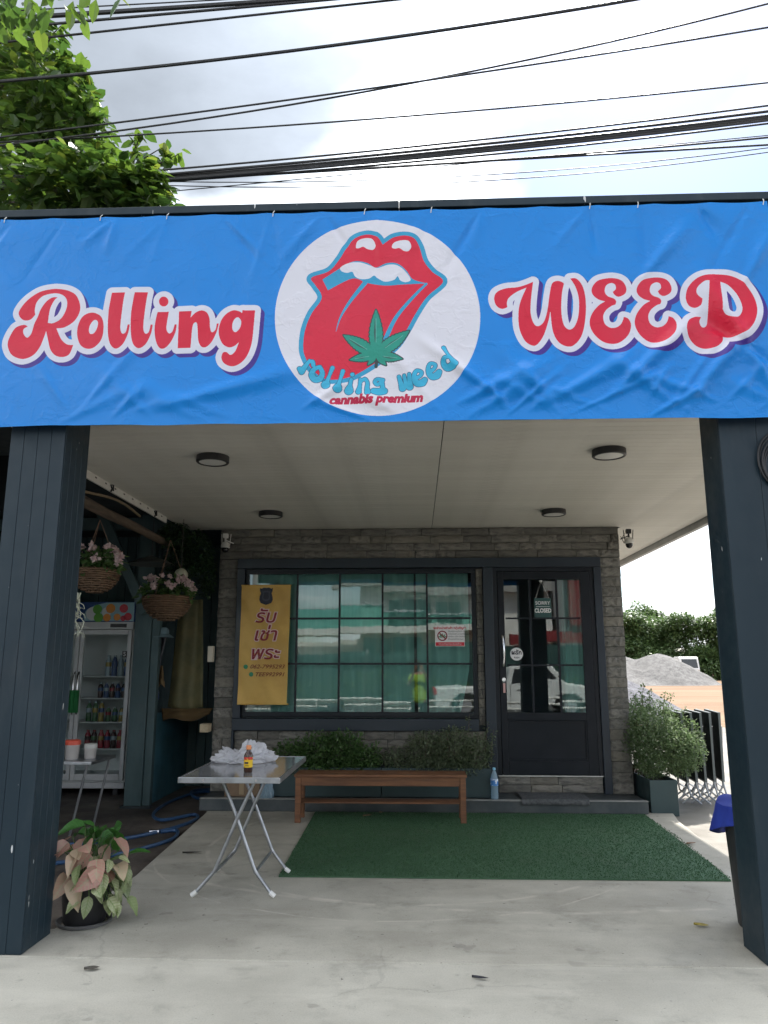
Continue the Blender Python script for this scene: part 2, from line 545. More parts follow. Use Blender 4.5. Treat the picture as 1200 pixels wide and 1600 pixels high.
struct('porch_floor', g, M_SLAB, bevel=0.01)
g = MB().box(-9.0, -2.0, 4.302, 14, -0.3, -0.055)
struct('side_yard_floor', g, M_SOIL)
g = MB()
nx, ny = 30, 60
for j in range(ny + 1):
    for i in range(nx + 1):
        x = 2.0 + 16 * i / nx; y = 4.302 + 16 * (j / ny) ** 1.3
        g.v.append((x, y, -0.035 + 0.012 * mnoise.noise(Vector((x * .6, y * .6, 0)))))
for j in range(ny):
    for i in range(nx):
        a = j * (nx + 1) + i
        g.f.append((a, a + 1, a + nx + 2, a + nx + 1))
struct('side_paving', g, M_YARD, smooth=True)
# ==================================================================== porch canopy
CZ = 3.10
can = thing('porch_canopy', 'dark slate porch canopy with white plank ceiling on two square pillars', 'canopy', (0.2, 4.3, 0))
part('parapet', MB().box(-2.78, 3.22, 4.315, 4.43, 2.955, 4.285), M_PAINT, can)
part('roof_deck', MB().box(-2.78, 3.22, 4.432, 13.4, CZ + 0.03, CZ + 0.16), M_PAINT, can)
for x0, x1 in ((-2.80, -0.085), (-0.079, 3.24)):
    part('parapet_cap', MB().box(x0, x1, 4.262, 4.47, 4.287, 4.338), M_PAINT, can, bevel=0.004)
part('cap_joint', MB().box(-0.0845, -0.0795, 4.263, 4.468, 4.284, 4.336), M_WHITE, can)
part('edge_fascia', MB().box(3.20, 3.26, 4.432, 13.4, CZ - 0.07, CZ + 0.18), mat('grey gutter', (0.36, 0.36, 0.35), 0.5, col2=(0.30, 0.30, 0.29)), can, bevel=0.004)
ceil = part('ceiling', MB().box(-2.76, 3.19, 4.435, 8.93, CZ + 0.014, CZ + 0.028), M_DARKWALL, can)
plank_meshes = {}
def plank(x0, x1, y):
    key = (round(x0, 3), round(x1, 3))
    if key not in plank_meshes:
        plank_meshes[key] = MB().box(x0, x1, 0.0012, 0.0988, 0, 0.012).mesh('ceiling_plank', bevel=0.0018, seg=1)
    o = part('ceiling_plank', plank_meshes[key], M_CEIL, ceil)
    o.location = (0, y, CZ)
y = 4.44
while y < 13.3:
    if y < 8.85:
        plank(-2.755, 0.198, y); plank(0.204, 3.185, y)
    else:
        plank(2.42, 3.185, y)
    y += 0.1
def pillar(x0, x1, y0, y1, nf, ns, side):
    p = part('pillar', MB().box(x0 + .012, x1 - .012, y0 + .012, y1 - .012, 0, CZ), M_PAINT, can)
    w = (x1 - x0) / nf
    for i in range(nf):
        for yy in ((y0, y0 + .012), (y1 - .012, y1)):
            part('pillar_board', MB().box(x0 + i * w + .0006, x0 + (i + 1) * w - .0006, yy[0], yy[1], 0.0, CZ - .005), M_PAINT, p, bevel=.0018, seg=1)
    d = (y1 - y0 - .03) / ns
    for i in range(ns):
        for xx in ((x1 - .012, x1), (x0, x0 + .012)):
            part('pillar_board', MB().box(xx[0], xx[1], y0 + .015 + i * d + .0006, y0 + .015 + (i + 1) * d - .0006, 0.0, CZ - .005), M_PAINT, p, bevel=.0018, seg=1)
pillar(-2.435, -2.10, 4.325, 4.66, 4, 4, 1)
pillar(1.775, 2.20, 4.335, 4.62, 2, 1, -1)

# ==================================================================== the shop
shop = thing('shop_building', 'small stone-clad shop with dark framed window and door under the canopy', 'building', (0, 8.9, 0))
WY = 8.93
wl = MB()
def wall_piece(x0, x1, z0, z1, y0=WY, y1=WY + .12):
    wl.box(x0, x1, y0, y1, z0, z1)
wall_piece(-2.32, -1.99, .0, 3.095)
wall_piece(-1.99, 0.70, .0, .90)
wall_piece(-1.99, 0.70, 2.63, 3.095)
wall_piece(0.70, 0.90, .0, 3.095)
wall_piece(0.90, 2.055, .0, .305)
wall_piece(0.90, 2.055, 2.64, 3.095)
wall_piece(2.055, 2.38, .0, 3.095)
part('wall', wl, M_DARKWALL, shop)
part('side_wall', MB().box(-2.32, -2.20, WY + .122, 13.2, 0, 3.095), M_DARKWALL, shop)
part('side_wall', MB().box(2.26, 2.38, WY + .122, 13.2, 0, 3.095), mat('plaster', (0.42, 0.41, 0.38), .8, col2=(.36, .35, .33)), shop)
part('rear_wall', MB().box(-2.198, 2.258, 13.08, 13.2, 0, 3.095), M_ROOM, shop)
part('room_floor', MB().box(-2.198, 2.258, WY + .122, 13.078, .0, .30), M_ROOM, shop)
part('room_ceiling', MB().box(-2.198, 2.258, WY + .122, 13.078, 2.95, 3.09), M_ROOM, shop)
part('plinth_step', MB().box(-2.30, 2.385, 8.40, WY - .002, 0, .12), mat('dark step tile', (0.040, 0.052, 0.058), .5, col2=(.075, .085, .088), nscale=3, dirt=.5), shop, bevel=.008)
part('step_nosing', MB().box(-2.30, 2.385, 8.385, 8.47, .1205, .128), mat('pale step edge', (.36, .36, .34), .6, col2=(.24, .24, .23), nscale=8), shop, bevel=.002)
# ledge stones, each its own piece
rng = random.Random(5)
stone_protos = []
for kx in range(10):
    sb = MB(); nx, nz = 7, 3
    for j in range(nz + 1):
        for i in range(nx + 1):
            edge = i in (0, nx) or j in (0, nz)
            yy = -(0.5 if edge else 0.72) - rng.uniform(-.16, .26) * (0.6 if edge else 1)
            sb.v.append((i / nx - .5, yy, j / nz - .5))
    for j in range(nz):
        for i in range(nx):
            a = j * (nx + 1) + i
            sb.f.append((a, a + 1, a + nx + 2, a + nx + 1))
    o = len(sb.v)
    sb.v += [(-.5, .5, -.5), (.5, .5, -.5), (.5, .5, .5), (-.5, .5, .5)]
    top = [nz * (nx + 1) + i for i in range(nx + 1)]
    bot = list(range(nx + 1))
    lf = [j * (nx + 1) for j in range(nz + 1)]
    rt = [j * (nx + 1) + nx for j in range(nz + 1)]
    sb.f += [tuple([o, o + 1] + bot[::-1]), tuple([o + 3] + top + [o + 2]), tuple([o] + lf + [o + 3]), tuple([o + 1, o + 2] + rt[::-1])]
    stone_protos.append(sb.mesh('ledge_stone'))
    stone_protos[-1].materials.append(M_STONE)
def stones(x0, x1, z0, z1, lmin=.22, lmax=.50, rh=.098):
    n = max(1, round((z1 - z0) / rh))
    h = (z1 - z0) / n
    for r in range(n):
        x = x0 - rng.uniform(0, .2)
        while x < x1 - .01:
            w = rng.uniform(lmin, lmax)
            a, b = max(x, x0), min(x + w, x1)
            if x1 - b < .07:
                b = x1
            if b - a > .05 or b == x1:
                if b - a > .02:
                    o = bpy.data.objects.new('ledge_stone', rng.choice(stone_protos))
                    COL.objects.link(o); o.parent = shop
                    dp = rng.uniform(.015, .044)
                    o.scale = (b - a - .005, dp, h - .005)
                    o.location = Vector(((a + b) / 2, WY - .001 - dp * .5, z0 + r * h + h / 2)) - ORG[shop.name]
            x += w
            if b == x1:
                break
stones(-2.32, 2.38, 2.74, 3.095)
stones(-2.32, -2.095, .12, 2.735, .3, .6, .112)
stones(2.145, 2.38, .12, 2.735, .3, .6, .112)
stones(-2.065, .775, .40, .775)
stones(.905, 2.045, .125, .30)
stones(.703, .778, .84, 2.61, .1, .3)
# dark blue surround
TY = 8.845
def trim(x0, x1, z0, z1, y0=TY):
    part('trim_board', MB().box(x0, x1, y0, WY - .001, z0, z1), M_TRIM, shop, bevel=.004)
trim(-2.09, 2.14, 2.622, 2.735)
trim(-2.09, -2.0, .915, 2.6195)
trim(-2.09, .698, .782, .9125)
trim(.782, .895, .122, 2.6195)
trim(2.055, 2.14, .122, 2.6195)
trim(-2.093, -2.068, .122, .780)
# window
win = part('window', MB().box(-1.995, .70, 8.895, 8.925, .918, .955).box(-1.995, .70, 8.895, 8.925, 2.575, 2.618)
           .box(-1.995, -1.950, 8.895, 8.925, .957, 2.573).box(.648, .70, 8.895, 8.925, .957, 2.573), M_ALU, shop)
frm = MB()
gx0, gx1, gz0, gz1 = -1.948, .646, .985, 2.553
part('window_frame', MB().box(-1.97, .668, 8.862, 8.893, .935, gz0).box(-1.97, .668, 8.862, 8.893, gz1, 2.605)
     .box(-1.97, gx0, 8.862, 8.893, gz0 + .001, gz1 - .001).box(gx1, .668, 8.862, 8.893, gz0 + .001, gz1 - .001), M_ALU, win, bevel=.003, seg=1)
mx = [-1.378, -.882, -.382, .132]
mz = [1.52, 2.036]
for x in mx:
    part('muntin', MB().box(x - .011, x + .011, 8.858, 8.884, gz0 + .001, gz1 - .001), M_ALU, win)
xs = [gx0] + mx + [gx1]
for z in mz:
    for i in range(5):
        part('muntin', MB().box(xs[i] + .0115, xs[i + 1] - .0115, 8.860, 8.882, z - .011, z + .011), M_ALU, win)
zs = [gz0] + mz + [gz1]
rng = random.Random(11)
for i in range(5):
    for j in range(3):
        cx, cz = (xs[i] + xs[i + 1]) / 2, (zs[j] + zs[j + 1]) / 2
        hw, hh = (xs[i + 1] - xs[i]) / 2, (zs[j + 1] - zs[j]) / 2
        o = part('window_pane', MB().add([(-hw, 0, -hh), (hw, 0, -hh), (hw, 0, hh), (-hw, 0, hh)], [(0, 1, 2, 3)]), M_GLASS, win)
        o.location = (cx, 8.875, cz)
        o.rotation_euler = (R(rng.gauss(0, .10)), 0, R(rng.gauss(0, .10)))
# door
door = part('door', MB().box(.897, .945, 8.87, 8.928, .312, 2.62).box(2.008, 2.053, 8.87, 8.928, .312, 2.62).box(.9455, 2.0075, 8.87, 8.928, 2.575, 2.62), M_ALU, shop)
part('threshold', MB().box(.90, 2.05, 8.852, 8.928, .303, .311), M_WHITE, door)
leaf = MB().box(.95, 1.02, 8.862, 8.90, .318, 2.57).box(1.897, 2.004, 8.862, 8.90, .318, 2.57).box(1.0205, 1.8965, 8.862, 8.90, 2.48, 2.57)
leaf.box(1.0205, 1.8965, 8.862, 8.90, .90, .985).box(1.0205, 1.8965, 8.862, 8.90, .318, .465)
part('door_leaf', leaf, M_DOOR, door, bevel=.004)
part('door_panel', MB().box(1.021, 1.896, 8.882, 8.895, .466, .899), M_DOOR, door)
part('panel_bead', MB().box(1.022, 1.895, 8.868, 8.8815, .466, .480).box(1.022, 1.895, 8.868, 8.8815, .885, .899).box(1.022, 1.036, 8.868, 8.8815, .481, .884).box(1.881, 1.895, 8.868, 8.8815, .481, .884), M_DOOR, door)
dxs = [1.0205, 1.318, 1.625, 1.8965]
dzs = [.9855, 1.505, 2.032, 2.4795]
for x in dxs[1:3]:
    part('muntin', MB().box(x - .012, x + .012, 8.866, 8.889, dzs[0], dzs[3]), M_ALU, door)
for z in dzs[1:3]:
    for i in range(3):
        part('muntin', MB().box(dxs[i] + .013, dxs[i + 1] - .013, 8.867, 8.888, z - .010, z + .010), M_ALU, door)
for i in range(3):
    for j in range(3):
        cx, cz = (dxs[i] + dxs[i + 1]) / 2, (dzs[j] + dzs[j + 1]) / 2
        hw, hh = (dxs[i + 1] - dxs[i]) / 2, (dzs[j + 1] - dzs[j]) / 2
        o = part('door_pane', MB().add([(-hw, 0, -hh), (hw, 0, -hh), (hw, 0, hh), (-hw, 0, hh)], [(0, 1, 2, 3)]), M_GLASS, door)
        o.location = (cx, 8.880, cz)
        o.rotation_euler = (R(rng.gauss(0, .06)), 0, R(rng.gauss(0, .06)))
hp = [(.985, 8.86, 1.49), (.985, 8.835, 1.492)] + [(.985 + .012 * math.sin(PI * t / 10), 8.832 - .022 * math.sin(PI * t / 10), 1.495 + .33 * t / 10) for t in range(11)] + [(.985, 8.835, 1.832), (.985, 8.86, 1.834)]
part('door_handle', MB().tube(hp, .0125, 10), M_CHROME, door, smooth=True)
part('lock_cylinder', MB().tube([(.99, 8.862, 1.345), (.99, 8.845, 1.345)], .022, 14), M_CHROME, door, smooth=True)
kt = thing('key_tag', 'pale pink key tag hanging from the door lock', 'key tag', (.99, 8.84, 1.24))
part('tag_body', MB().box(.978, 1.003, 8.839, 8.843, 1.20, 1.305), mat('pink plastic', (.62, .36, .34), .5), kt, bevel=.002)
part('key_ring', MB().tube([(.99 + .012 * math.cos(a), 8.841, 1.318 + .014 * math.sin(a)) for a in [i * PI / 6 for i in range(13)]], .002, 6), M_CHROME, kt)
# curtains in the room
def curtain(name, label, x0, x1, y, z0, z1, folds, seed, shape=None):
    mb = MB(); nx, nz = 160, 14
    r = random.Random(seed); ph = r.uniform(0, 6)
    for j in range(nz + 1):
        t = j / nz
        for i in range(nx + 1):
            s = i / nx
            xa, xb = (shape(1 - t) if shape else (x0, x1))
            x = xa + (xb - xa) * s
            amp = .022 * (1 - .3 * t)
            mb.v.append((x, y + amp * math.sin(s * folds * 2 * PI + ph + .5 * math.sin(5 * s)) + .012 * math.sin(s * folds * 5.3 + 3 * t), z0 + (z1 - z0) * t))
    for j in range(nz):
        for i in range(nx):
            a = j * (nx + 1) + i
            mb.f.append((a, a + 1, a + nx + 2, a + nx + 1))
    return tag(part(name, mb, M_CURT, smooth=True), label, 'curtain')
M_CURT = mat('sea green curtain', (0.33, 0.60, 0.55), .8, col2=(0.39, .66, .61), nscale=3, stretch=(8, 8, .3), trans=.1)
curtain('window_curtain', 'sea green curtain covering the left three fifths of the shop window', -1.97, -.02, 9.02, .45, 2.8, 8, 1)
curtain('window_curtain', 'sea green curtain drawn aside in the right part of the shop window', .03, .62, 9.03, .45, 2.8, 3, 2,
        shape=lambda d: (.0 + .03 * d, .62 - .42 * max(0, d - .55) ** 1.2 * 1.6))
curtain('door_curtain', 'pale sea green curtain behind the right panes of the door', 1.66, 1.98, 9.04, .4, 2.8, 4, 3)
# ==================================================================== printed vinyl banner
# The print is drawn by the code below: traced outlines on the banner's own plane (metres), rasterised into the print.
BY = 4.255
BX0, BX1, BZ0, BZ1 = -2.605, 2.155, 2.895, 4.268
_ax = (math.cos(YAW), math.sin(YAW), 0.0)
_fw = (-math.sin(YAW) * math.cos(PITCH), math.cos(YAW) * math.cos(PITCH), math.sin(PITCH))
_up = (_ax[1] * _fw[2] - _ax[2] * _fw[1], _ax[2] * _fw[0] - _ax[0] * _fw[2], _ax[0] * _fw[1] - _ax[1] * _fw[0])
def on_plane(u, v, y=BY):
    """measured point of the photograph -> metres on an upright plane (used once, to take the tracing off the picture)"""
    a, b = (u - 600) / FPX, (800 - v) / FPX
    d = [_fw[i] + _ax[i] * a + _up[i] * b for i in range(3)]
    return d[0] * y / d[1], CAM_H + d[2] * y / d[1]
PPM = 760.0                                 # print pixels per metre
IW, IH = int((BX1 - BX0) * PPM), int((BZ1 - BZ0) * PPM)
PRINT = np.zeros((IH, IW, 3), np.float32)
def to_img(p):
    return ((p[0] - BX0) * PPM, (p[1] - BZ0) * PPM)
def spline(pts, closed=True, seg=7):
    """Catmull-Rom through the points; a third entry marks a corner"""
    n = len(pts)
    out = []
    P = [(float(p[0]), float(p[1])) for p in pts]
    cn = [len(p) > 2 for p in pts]
    for i in range(n if closed else n - 1):
        i1 = (i + 1) % n
        p1, p2 = P[i], P[i1]
        p0 = p1 if cn[i] or (not closed and i == 0) else P[i - 1]
        p3 = p2 if cn[i1] or (not closed and i1 == n - 1) else P[(i + 2) % n]
        for k in range(seg):
            t = k / seg; t2 = t * t; t3 = t2 * t
            out.append(tuple(.5 * (2 * p1[c] + (p2[c] - p0[c]) * t + (2 * p0[c] - 5 * p1[c] + 4 * p2[c] - p3[c]) * t2
                                   + (3 * p1[c] - p0[c] - 3 * p2[c] + p3[c]) * t3) for c in (0, 1)))
    if not closed:
        out.append(P[-1])
    return out
def fill(polys, m=None):
    acc = np.zeros((IH, IW + 1), np.uint8)
    for poly in polys:
        n = len(poly)
        for i in range(n):
            (xa, ya), (xb, yb) = poly[i], poly[(i + 1) % n]
            if ya == yb:
                continue
            if ya > yb:
                xa, ya, xb, yb = xb, yb, xa, ya
            r = np.arange(max(0, math.ceil(ya - .5)), min(IH, math.ceil(yb - .5)))
            if len(r) == 0:
                continue
            x = xa + (r + .5 - ya) * (xb - xa) / (yb - ya)
            c = np.clip(np.ceil(x - .5), 0, IW).astype(int)
            np.bitwise_xor.at(acc, (r, c), 1)
    return (np.cumsum(acc, axis=1)[:, :IW] % 2).astype(bool)
def stroke(m, pts, r, closed=True):
    """round-ended stroke; r a number or one radius for every point"""
    n = len(pts)
    rs = r if isinstance(r, (list, tuple)) else [r] * n
    for i in range(n if closed else n - 1):
        (xa, ya), (xb, yb) = pts[i], pts[(i + 1) % n]
        ra, rb = rs[i], rs[(i + 1) % n]
        R_ = max(ra, rb) + 1
        x0, x1 = int(max(0, min(xa, xb) - R_)), int(min(IW, max(xa, xb) + R_ + 1))
        y0, y1 = int(max(0, min(ya, yb) - R_)), int(min(IH, max(ya, yb) + R_ + 1))
        if x1 <= x0 or y1 <= y0:
            continue
        X, Y = np.meshgrid(np.arange(x0, x1) + .5, np.arange(y0, y1) + .5)
        dx, dy = xb - xa, yb - ya
        L2 = dx * dx + dy * dy + 1e-9
        t = np.clip(((X - xa) * dx + (Y - ya) * dy) / L2, 0, 1)
        d = np.hypot(X - xa - t * dx, Y - ya - t * dy)
        m[y0:y1, x0:x1] |= d <= ra + (rb - ra) * t
    return m
def paint(m, c):
    PRINT[m] = c
def glyph(cs, o, s, dx=0, dy=0):
    return [[to_img(on_plane(o[0] + x / s + dx, o[1] + y / s + dy)) for x, y in spline(c)] for c in cs]
SUNKEN = (0.0, 0.235, 0.72)
PRINT[:, :] = SUNKEN
ZA, ZB, ZC, ZD, ZE = ((10, 430), 5.4545), ((210, 430), 5.4545), ((755, 410), 5.217), ((970, 400), 5.217), ((420, 320), 3.529)
c = 1
gR = [[(440, 195, c), (410, 225), (375, 300), (357, 412, c), (400, 415), (460, 385), (500, 330), (522, 260), (510, 200), (460, 165), (390, 162), (310, 185), (260, 240), (246, 305),
       (250, 340, c), (210, 380), (160, 388), (120, 360), (112, 310), (180, 220), (280, 150), (380, 125), (460, 123), (540, 140), (600, 180), (632, 260), (625, 330), (580, 400), (500, 450),
       (430, 460, c), (470, 550), (520, 595), (575, 600, c), (540, 680), (480, 705), (420, 690), (380, 640), (360, 560), (342, 480, c), (330, 520), (290, 620), (230, 690), (140, 718),
       (50, 680), (15, 600), (30, 530), (80, 450), (150, 425), (185, 440, c), (150, 460), (148, 500), (180, 535), (215, 500), (240, 420), (270, 360), (300, 290), (350, 225), (400, 195)]]
go = [[(760, 327), (815, 365), (833, 450), (815, 550), (760, 615), (700, 633), (640, 605), (610, 530), (612, 450), (645, 370), (700, 330)],
      [(770, 387), (785, 410), (775, 460), (750, 500), (720, 505), (708, 475), (718, 430), (745, 393)]]
gl = [[(903, 155, c), (1015, 152, c), (1000, 230), (980, 380), (975, 460), (990, 503), (1020, 490), (1037, 425, c), (1055, 425, c), (1040, 500), (1000, 585), (950, 628), (910, 620), (880, 570), (868, 470), (872, 330), (890, 220)]]
gi = [[(200, 315, c), (295, 312, c), (280, 400), (275, 460), (295, 495), (325, 480), (345, 420, c), (362, 420, c), (350, 490), (310, 570), (260, 620), (215, 618), (185, 560), (173, 470), (182, 390)],
      [(251 + 40 * math.cos(a * PI / 5), 225 + 42 * math.sin(a * PI / 5)) for a in range(10)]]
gn = [[(382, 310, c), (490, 308, c), (480, 365, c), (520, 325), (570, 305), (615, 320), (640, 370), (645, 450), (660, 490), (690, 470), (703, 415, c), (720, 415, c), (700, 490), (660, 570), (610, 615), (570, 610), (545, 560), (540, 470), (535, 415), (515, 408), (495, 450), (478, 620, c), (370, 622, c)]]
gg = [[(920, 300, c), (1028, 300, c), (1018, 420), (1000, 580), (960, 690), (900, 755), (830, 780), (765, 755), (742, 710), (755, 665), (785, 660), (820, 683), (860, 650), (890, 575, c), (850, 608), (800, 618), (745, 580), (718, 490), (735, 400), (780, 335), (840, 302), (890, 308), (918, 325, c)],
      [(885, 362), (910, 395), (900, 450), (865, 488), (838, 470), (835, 420), (855, 375)]]
gW = [[(405, 162, c), (388, 300), (385, 420), (410, 500), (445, 523), (490, 490), (520, 400), (540, 260), (560, 175), (600, 152), (640, 160), (657, 175, c), (640, 260), (635, 400), (655, 510), (700, 550), (745, 520), (775, 430), (778, 300), (750, 200), (708, 132, c), (760, 135), (810, 200), (835, 320), (830, 470), (800, 600), (740, 675), (680, 688), (610, 650), (565, 560), (545, 400, c), (530, 480), (490, 600), (440, 670), (400, 682), (340, 645), (295, 550), (285, 430), (300, 330), (350, 210, c), (270, 245), (210, 290), (192, 330), (195, 370, c), (150, 383), (105, 355), (88, 295), (110, 245), (180, 215), (280, 205), (350, 185)]]
gE = [[(300, 290, c), (325, 265), (318, 230), (285, 218), (245, 240), (235, 290), (260, 325), (310, 345), (328, 370), (320, 395, c), (290, 405), (245, 440), (222, 490), (235, 550), (280, 583), (330, 580), (365, 555), (383, 520), (388, 495, c), (425, 510), (448, 560), (430, 635), (370, 695), (300, 717), (220, 700), (150, 640), (112, 560), (125, 480), (180, 405), (238, 368, c), (180, 350), (135, 310), (130, 260), (170, 205), (240, 182), (320, 180), (380, 205), (410, 260), (400, 305), (350, 330), (315, 315)]]
gD = [[(712, 210, c), (670, 215), (620, 260), (615, 305), (640, 335), (662, 350, c), (650, 400), (600, 428), (550, 405), (527, 340), (545, 260), (610, 190), (700, 158), (790, 153), (890, 165), (980, 205), (1050, 280), (1095, 370), (1103, 460), (1070, 560), (1000, 635), (920, 660), (832, 655, c), (820, 700), (770, 745), (690, 762), (610, 735), (550, 670), (525, 600), (545, 535), (600, 505), (650, 502, c), (635, 540), (650, 575), (675, 583), (700, 560), (708, 500), (708, 300)],
      [(805, 215, c), (870, 240), (940, 310), (980, 390), (985, 450), (950, 500), (890, 512), (840, 490), (815, 450, c)]]
word = []
for cs, (o, s), dx, dy in ((gR, ZA, 0, 0), (go, ZA, 0, 0), (gl, ZA, 0, 0), (gl, ZA, 35.6, -.7), (gi, ZB, 0, 0), (gn, ZB, 0, 0), (gg, ZB, 0, 0),
                           (gW, ZC, 0, 0), (gE, ZD, -70.3, .5), (gE, ZD, 0, 0), (gD, ZD, 0, 0)):
    word.append(glyph(cs, o, s, dx, dy))
red = np.zeros((IH, IW), bool); halo = np.zeros((IH, IW), bool)
for gph in word:
    fm = fill(gph)
    red |= fm
    halo |= fm
    for poly in gph:
        stroke(halo, poly, .0355 * PPM)
shd = np.zeros_like(halo)
sx, sy = int(.024 * PPM), int(.026 * PPM)
for k in range(1, 9):
    ax, ay = sx * k // 8, sy * k // 8
    shd[:IH - ay, ax:] |= halo[ay:, :IW - ax]
paint(shd, (.050, .018, .26))
paint(halo, (.72, .72, .82))
paint(red, (.70, .006, .04))
# --- round emblem
def pz(pts, z=ZE):
    return [to_img(on_plane(z[0][0] + x / z[1], z[0][1] + y / z[1])) for x, y in pts]
def zfill(pts):
    return fill([pz(spline(pts))])
WHITE_P, BLUE_P, RED_P = (.76, .75, .82), (.03, .34, .58), (.70, .010, .045)
paint(fill([pz([(599 + 566 * math.cos(a * PI / 60), 625 + 540 * math.sin(a * PI / 60)) for a in range(120)])]), WHITE_P)
lip = spline([(628, 222, c), (595, 178), (540, 165), (475, 185), (430, 235), (390, 300), (330, 365), (235, 400), (255, 440), (288, 490), (285, 530), (235, 600), (200, 690), (190, 790), (205, 850), (240, 910), (300, 955),
              (370, 965), (450, 950), (530, 910), (620, 850), (700, 780), (760, 690), (810, 600), (870, 510), (960, 425), (900, 370), (855, 310), (830, 230), (800, 185), (750, 170), (690, 180), (650, 205)])
lp = pz(lip)
sc1 = PPM * .00385 / ZE[1]                # one emblem-tracing unit in print pixels
bm_ = fill([lp]); stroke(bm_, lp, 25 * sc1)
paint(bm_, BLUE_P)
paint(fill([lp]), RED_P)
paint(zfill([(295, 410, c), (400, 345), (470, 312), (540, 320), (590, 345), (650, 322), (710, 325), (760, 365), (795, 410), (875, 435, c), (790, 437), (720, 442), (640, 447), (540, 432), (460, 407), (325, 470, c)]), BLUE_P)
m_ = np.zeros((IH, IW), bool)
q = spline([(530, 432), (450, 530), (395, 620), (370, 698)], False, 8)
stroke(m_, pz(q), [(14 - 13 * i / (len(q) - 1)) * sc1 for i in range(len(q))], False)
q = spline([(868, 437), (790, 515), (700, 625), (645, 740), (630, 800)], False, 8)
stroke(m_, pz(q), [(7 + 8 * i / (len(q) - 1)) * sc1 for i in range(len(q))], False)
paint(m_, BLUE_P)
for t in ([(395, 345), (440, 322), (500, 318), (560, 335), (600, 347), (660, 330), (710, 335), (755, 370), (782, 412), (755, 427), (725, 418), (710, 395), (690, 415), (640, 425), (600, 405), (580, 390), (550, 408), (505, 410), (475, 395), (460, 370), (430, 375), (400, 365)],
          [(480, 235), (490, 200), (530, 185), (570, 190), (588, 225), (575, 248), (545, 245), (520, 232), (495, 240)],
          [(678, 235), (690, 210), (730, 197), (770, 200), (785, 230), (770, 255), (745, 255), (720, 240), (695, 243)]):
    paint(zfill(t), WHITE_P)
# --- bell-bottomed small lettering along the rim of the emblem: each letter is a few swelling strokes
LET = {
    'r': [[(-3, 9, 4), (-1, 0, 3), (1, -9, 1.8)], [(0, -6, 2), (5, -9, 2.6), (8, -5, 2.8)], [(-7, 7, 3), (-3, 10, 3.5)]],
    'o': [[(0, -9, 2.6), (6, -3, 3), (6, 5, 4), (0, 9, 4), (-6, 5, 4), (-6, -3, 3), (0, -9, 2.6)]],
    'l': [[(0, -17, 2.8), (0, -6, 2), (0, 3, 3), (0, 7, 6)]],
    'i': [[(0, -8, 2.2), (0, 0, 2.6), (0, 7, 6)], [(0, -15, 2.8), (0, -14.8, 2.8)]],
    'n': [[(-5, -9, 2.2), (-5, 0, 2.4), (-6, 8, 4)], [(-4, -6, 2), (1, -10, 2.4), (5, -5, 2.4), (5, 2, 3), (6, 8, 4)]],
    'g': [[(6, -8, 2.4), (-2, -9, 2.4), (-5, -5, 2.4), (-1, -2, 2.4), (6, -8, 2.4)], [(5, -6, 2.4), (5, 2, 3), (6, 7, 4.5)], [(-7, 7, 4), (0, 8, 5), (7, 7, 4.5)]],
    'w': [[(-7, -9, 2.4), (-6, 0, 3), (-5, 7, 4.5)], [(0, -9, 2.2), (0, 2, 2.4), (-4, 7, 4)], [(7, -9, 2.4), (6, 0, 3), (5, 7, 4.5)], [(0, 2, 2.4), (4, 7, 4)]],
    'e': [[(-5, 0, 2.6), (2, -2, 2.2), (5, -6, 2.4), (0, -10, 2.4), (-5, -6, 2.8), (-7, 1, 3.6), (-5, 7, 4.2), (1, 8, 5), (6, 5, 3.6)]],
    'd': [[(5, -19, 2.8), (5, -9, 2), (6, 0, 3), (7, 7, 4.5)], [(4, -4, 2.2), (-2, -6, 2.6), (-6, 0, 3.4), (-4, 7, 4.4), (3, 8, 5)]],
}
arc = [('r', 208, 893, 22), ('o', 268, 930, 22), ('l', 325, 965, 22), ('l', 388, 985, 17), ('i', 448, 997, 12), ('n', 522, 1002, 4), ('g', 606, 1000, -2),
       ('w', 752, 980, -10), ('e', 830, 955, -18), ('e', 908, 915, -24), ('d', 985, 870, -30)]
dark = np.zeros((IH, IW), bool); blue = np.zeros((IH, IW), bool)
for ch, cx, cy, rot in arc:
    ca, sa = math.cos(R(rot)), math.sin(R(rot))
    for st in LET[ch]:
        q = [(cx + 4.1 * (x * ca - y * sa), cy + 4.1 * (x * sa + y * ca)) for x, y, r in st]
        q2 = pz(spline(q, False, 5)) if len(q) > 2 else pz(q)
        rr = []
        for i in range(len(q2)):
            t = i / max(1, len(q2) - 1) * (len(st) - 1); a = min(int(t), len(st) - 2) if len(st) > 1 else 0
            rr.append(4.1 * sc1 * (st[a][2] + (st[a + 1][2] - st[a][2]) * (t - a)))
        stroke(blue, q2, rr, False)
        stroke(dark, q2, [x + 3.2 * sc1 for x in rr], False)
paint(dark, (.02, .09, .20)); paint(blue, (.04, .44, .68))
# --- leaf
LZ = ((520, 470), 8.571)
def leaflet(tip, hw, base=(580, 730), teeth=11):
    dx, dy = tip[0] - base[0], tip[1] - base[1]
    L = math.hypot(dx, dy); ux, uy = dx / L, dy / L
    sidea, sideb = [], []
    for i in range(teeth * 2 + 1):
        t = i / (teeth * 2)
        w = hw * math.sin(PI * min(1, t ** 0.8)) ** .85 * (1.0 if i % 2 else .88) if 0 < t < 1 else 0
        sidea.append((base[0] + ux * L * t - uy * w, base[1] + uy * L * t + ux * w))
        sideb.append((base[0] + ux * L * t + uy * w, base[1] + uy * L * t - ux * w))
    return sidea + sideb[::-1]
lf = [((578, 120), 92), ((140, 460), 88), ((1025, 405), 92), ((225, 795), 58), ((935, 790), 62), ((468, 865), 36), ((715, 868), 40)]
lm = np.zeros((IH, IW), bool); dk = np.zeros((IH, IW), bool)
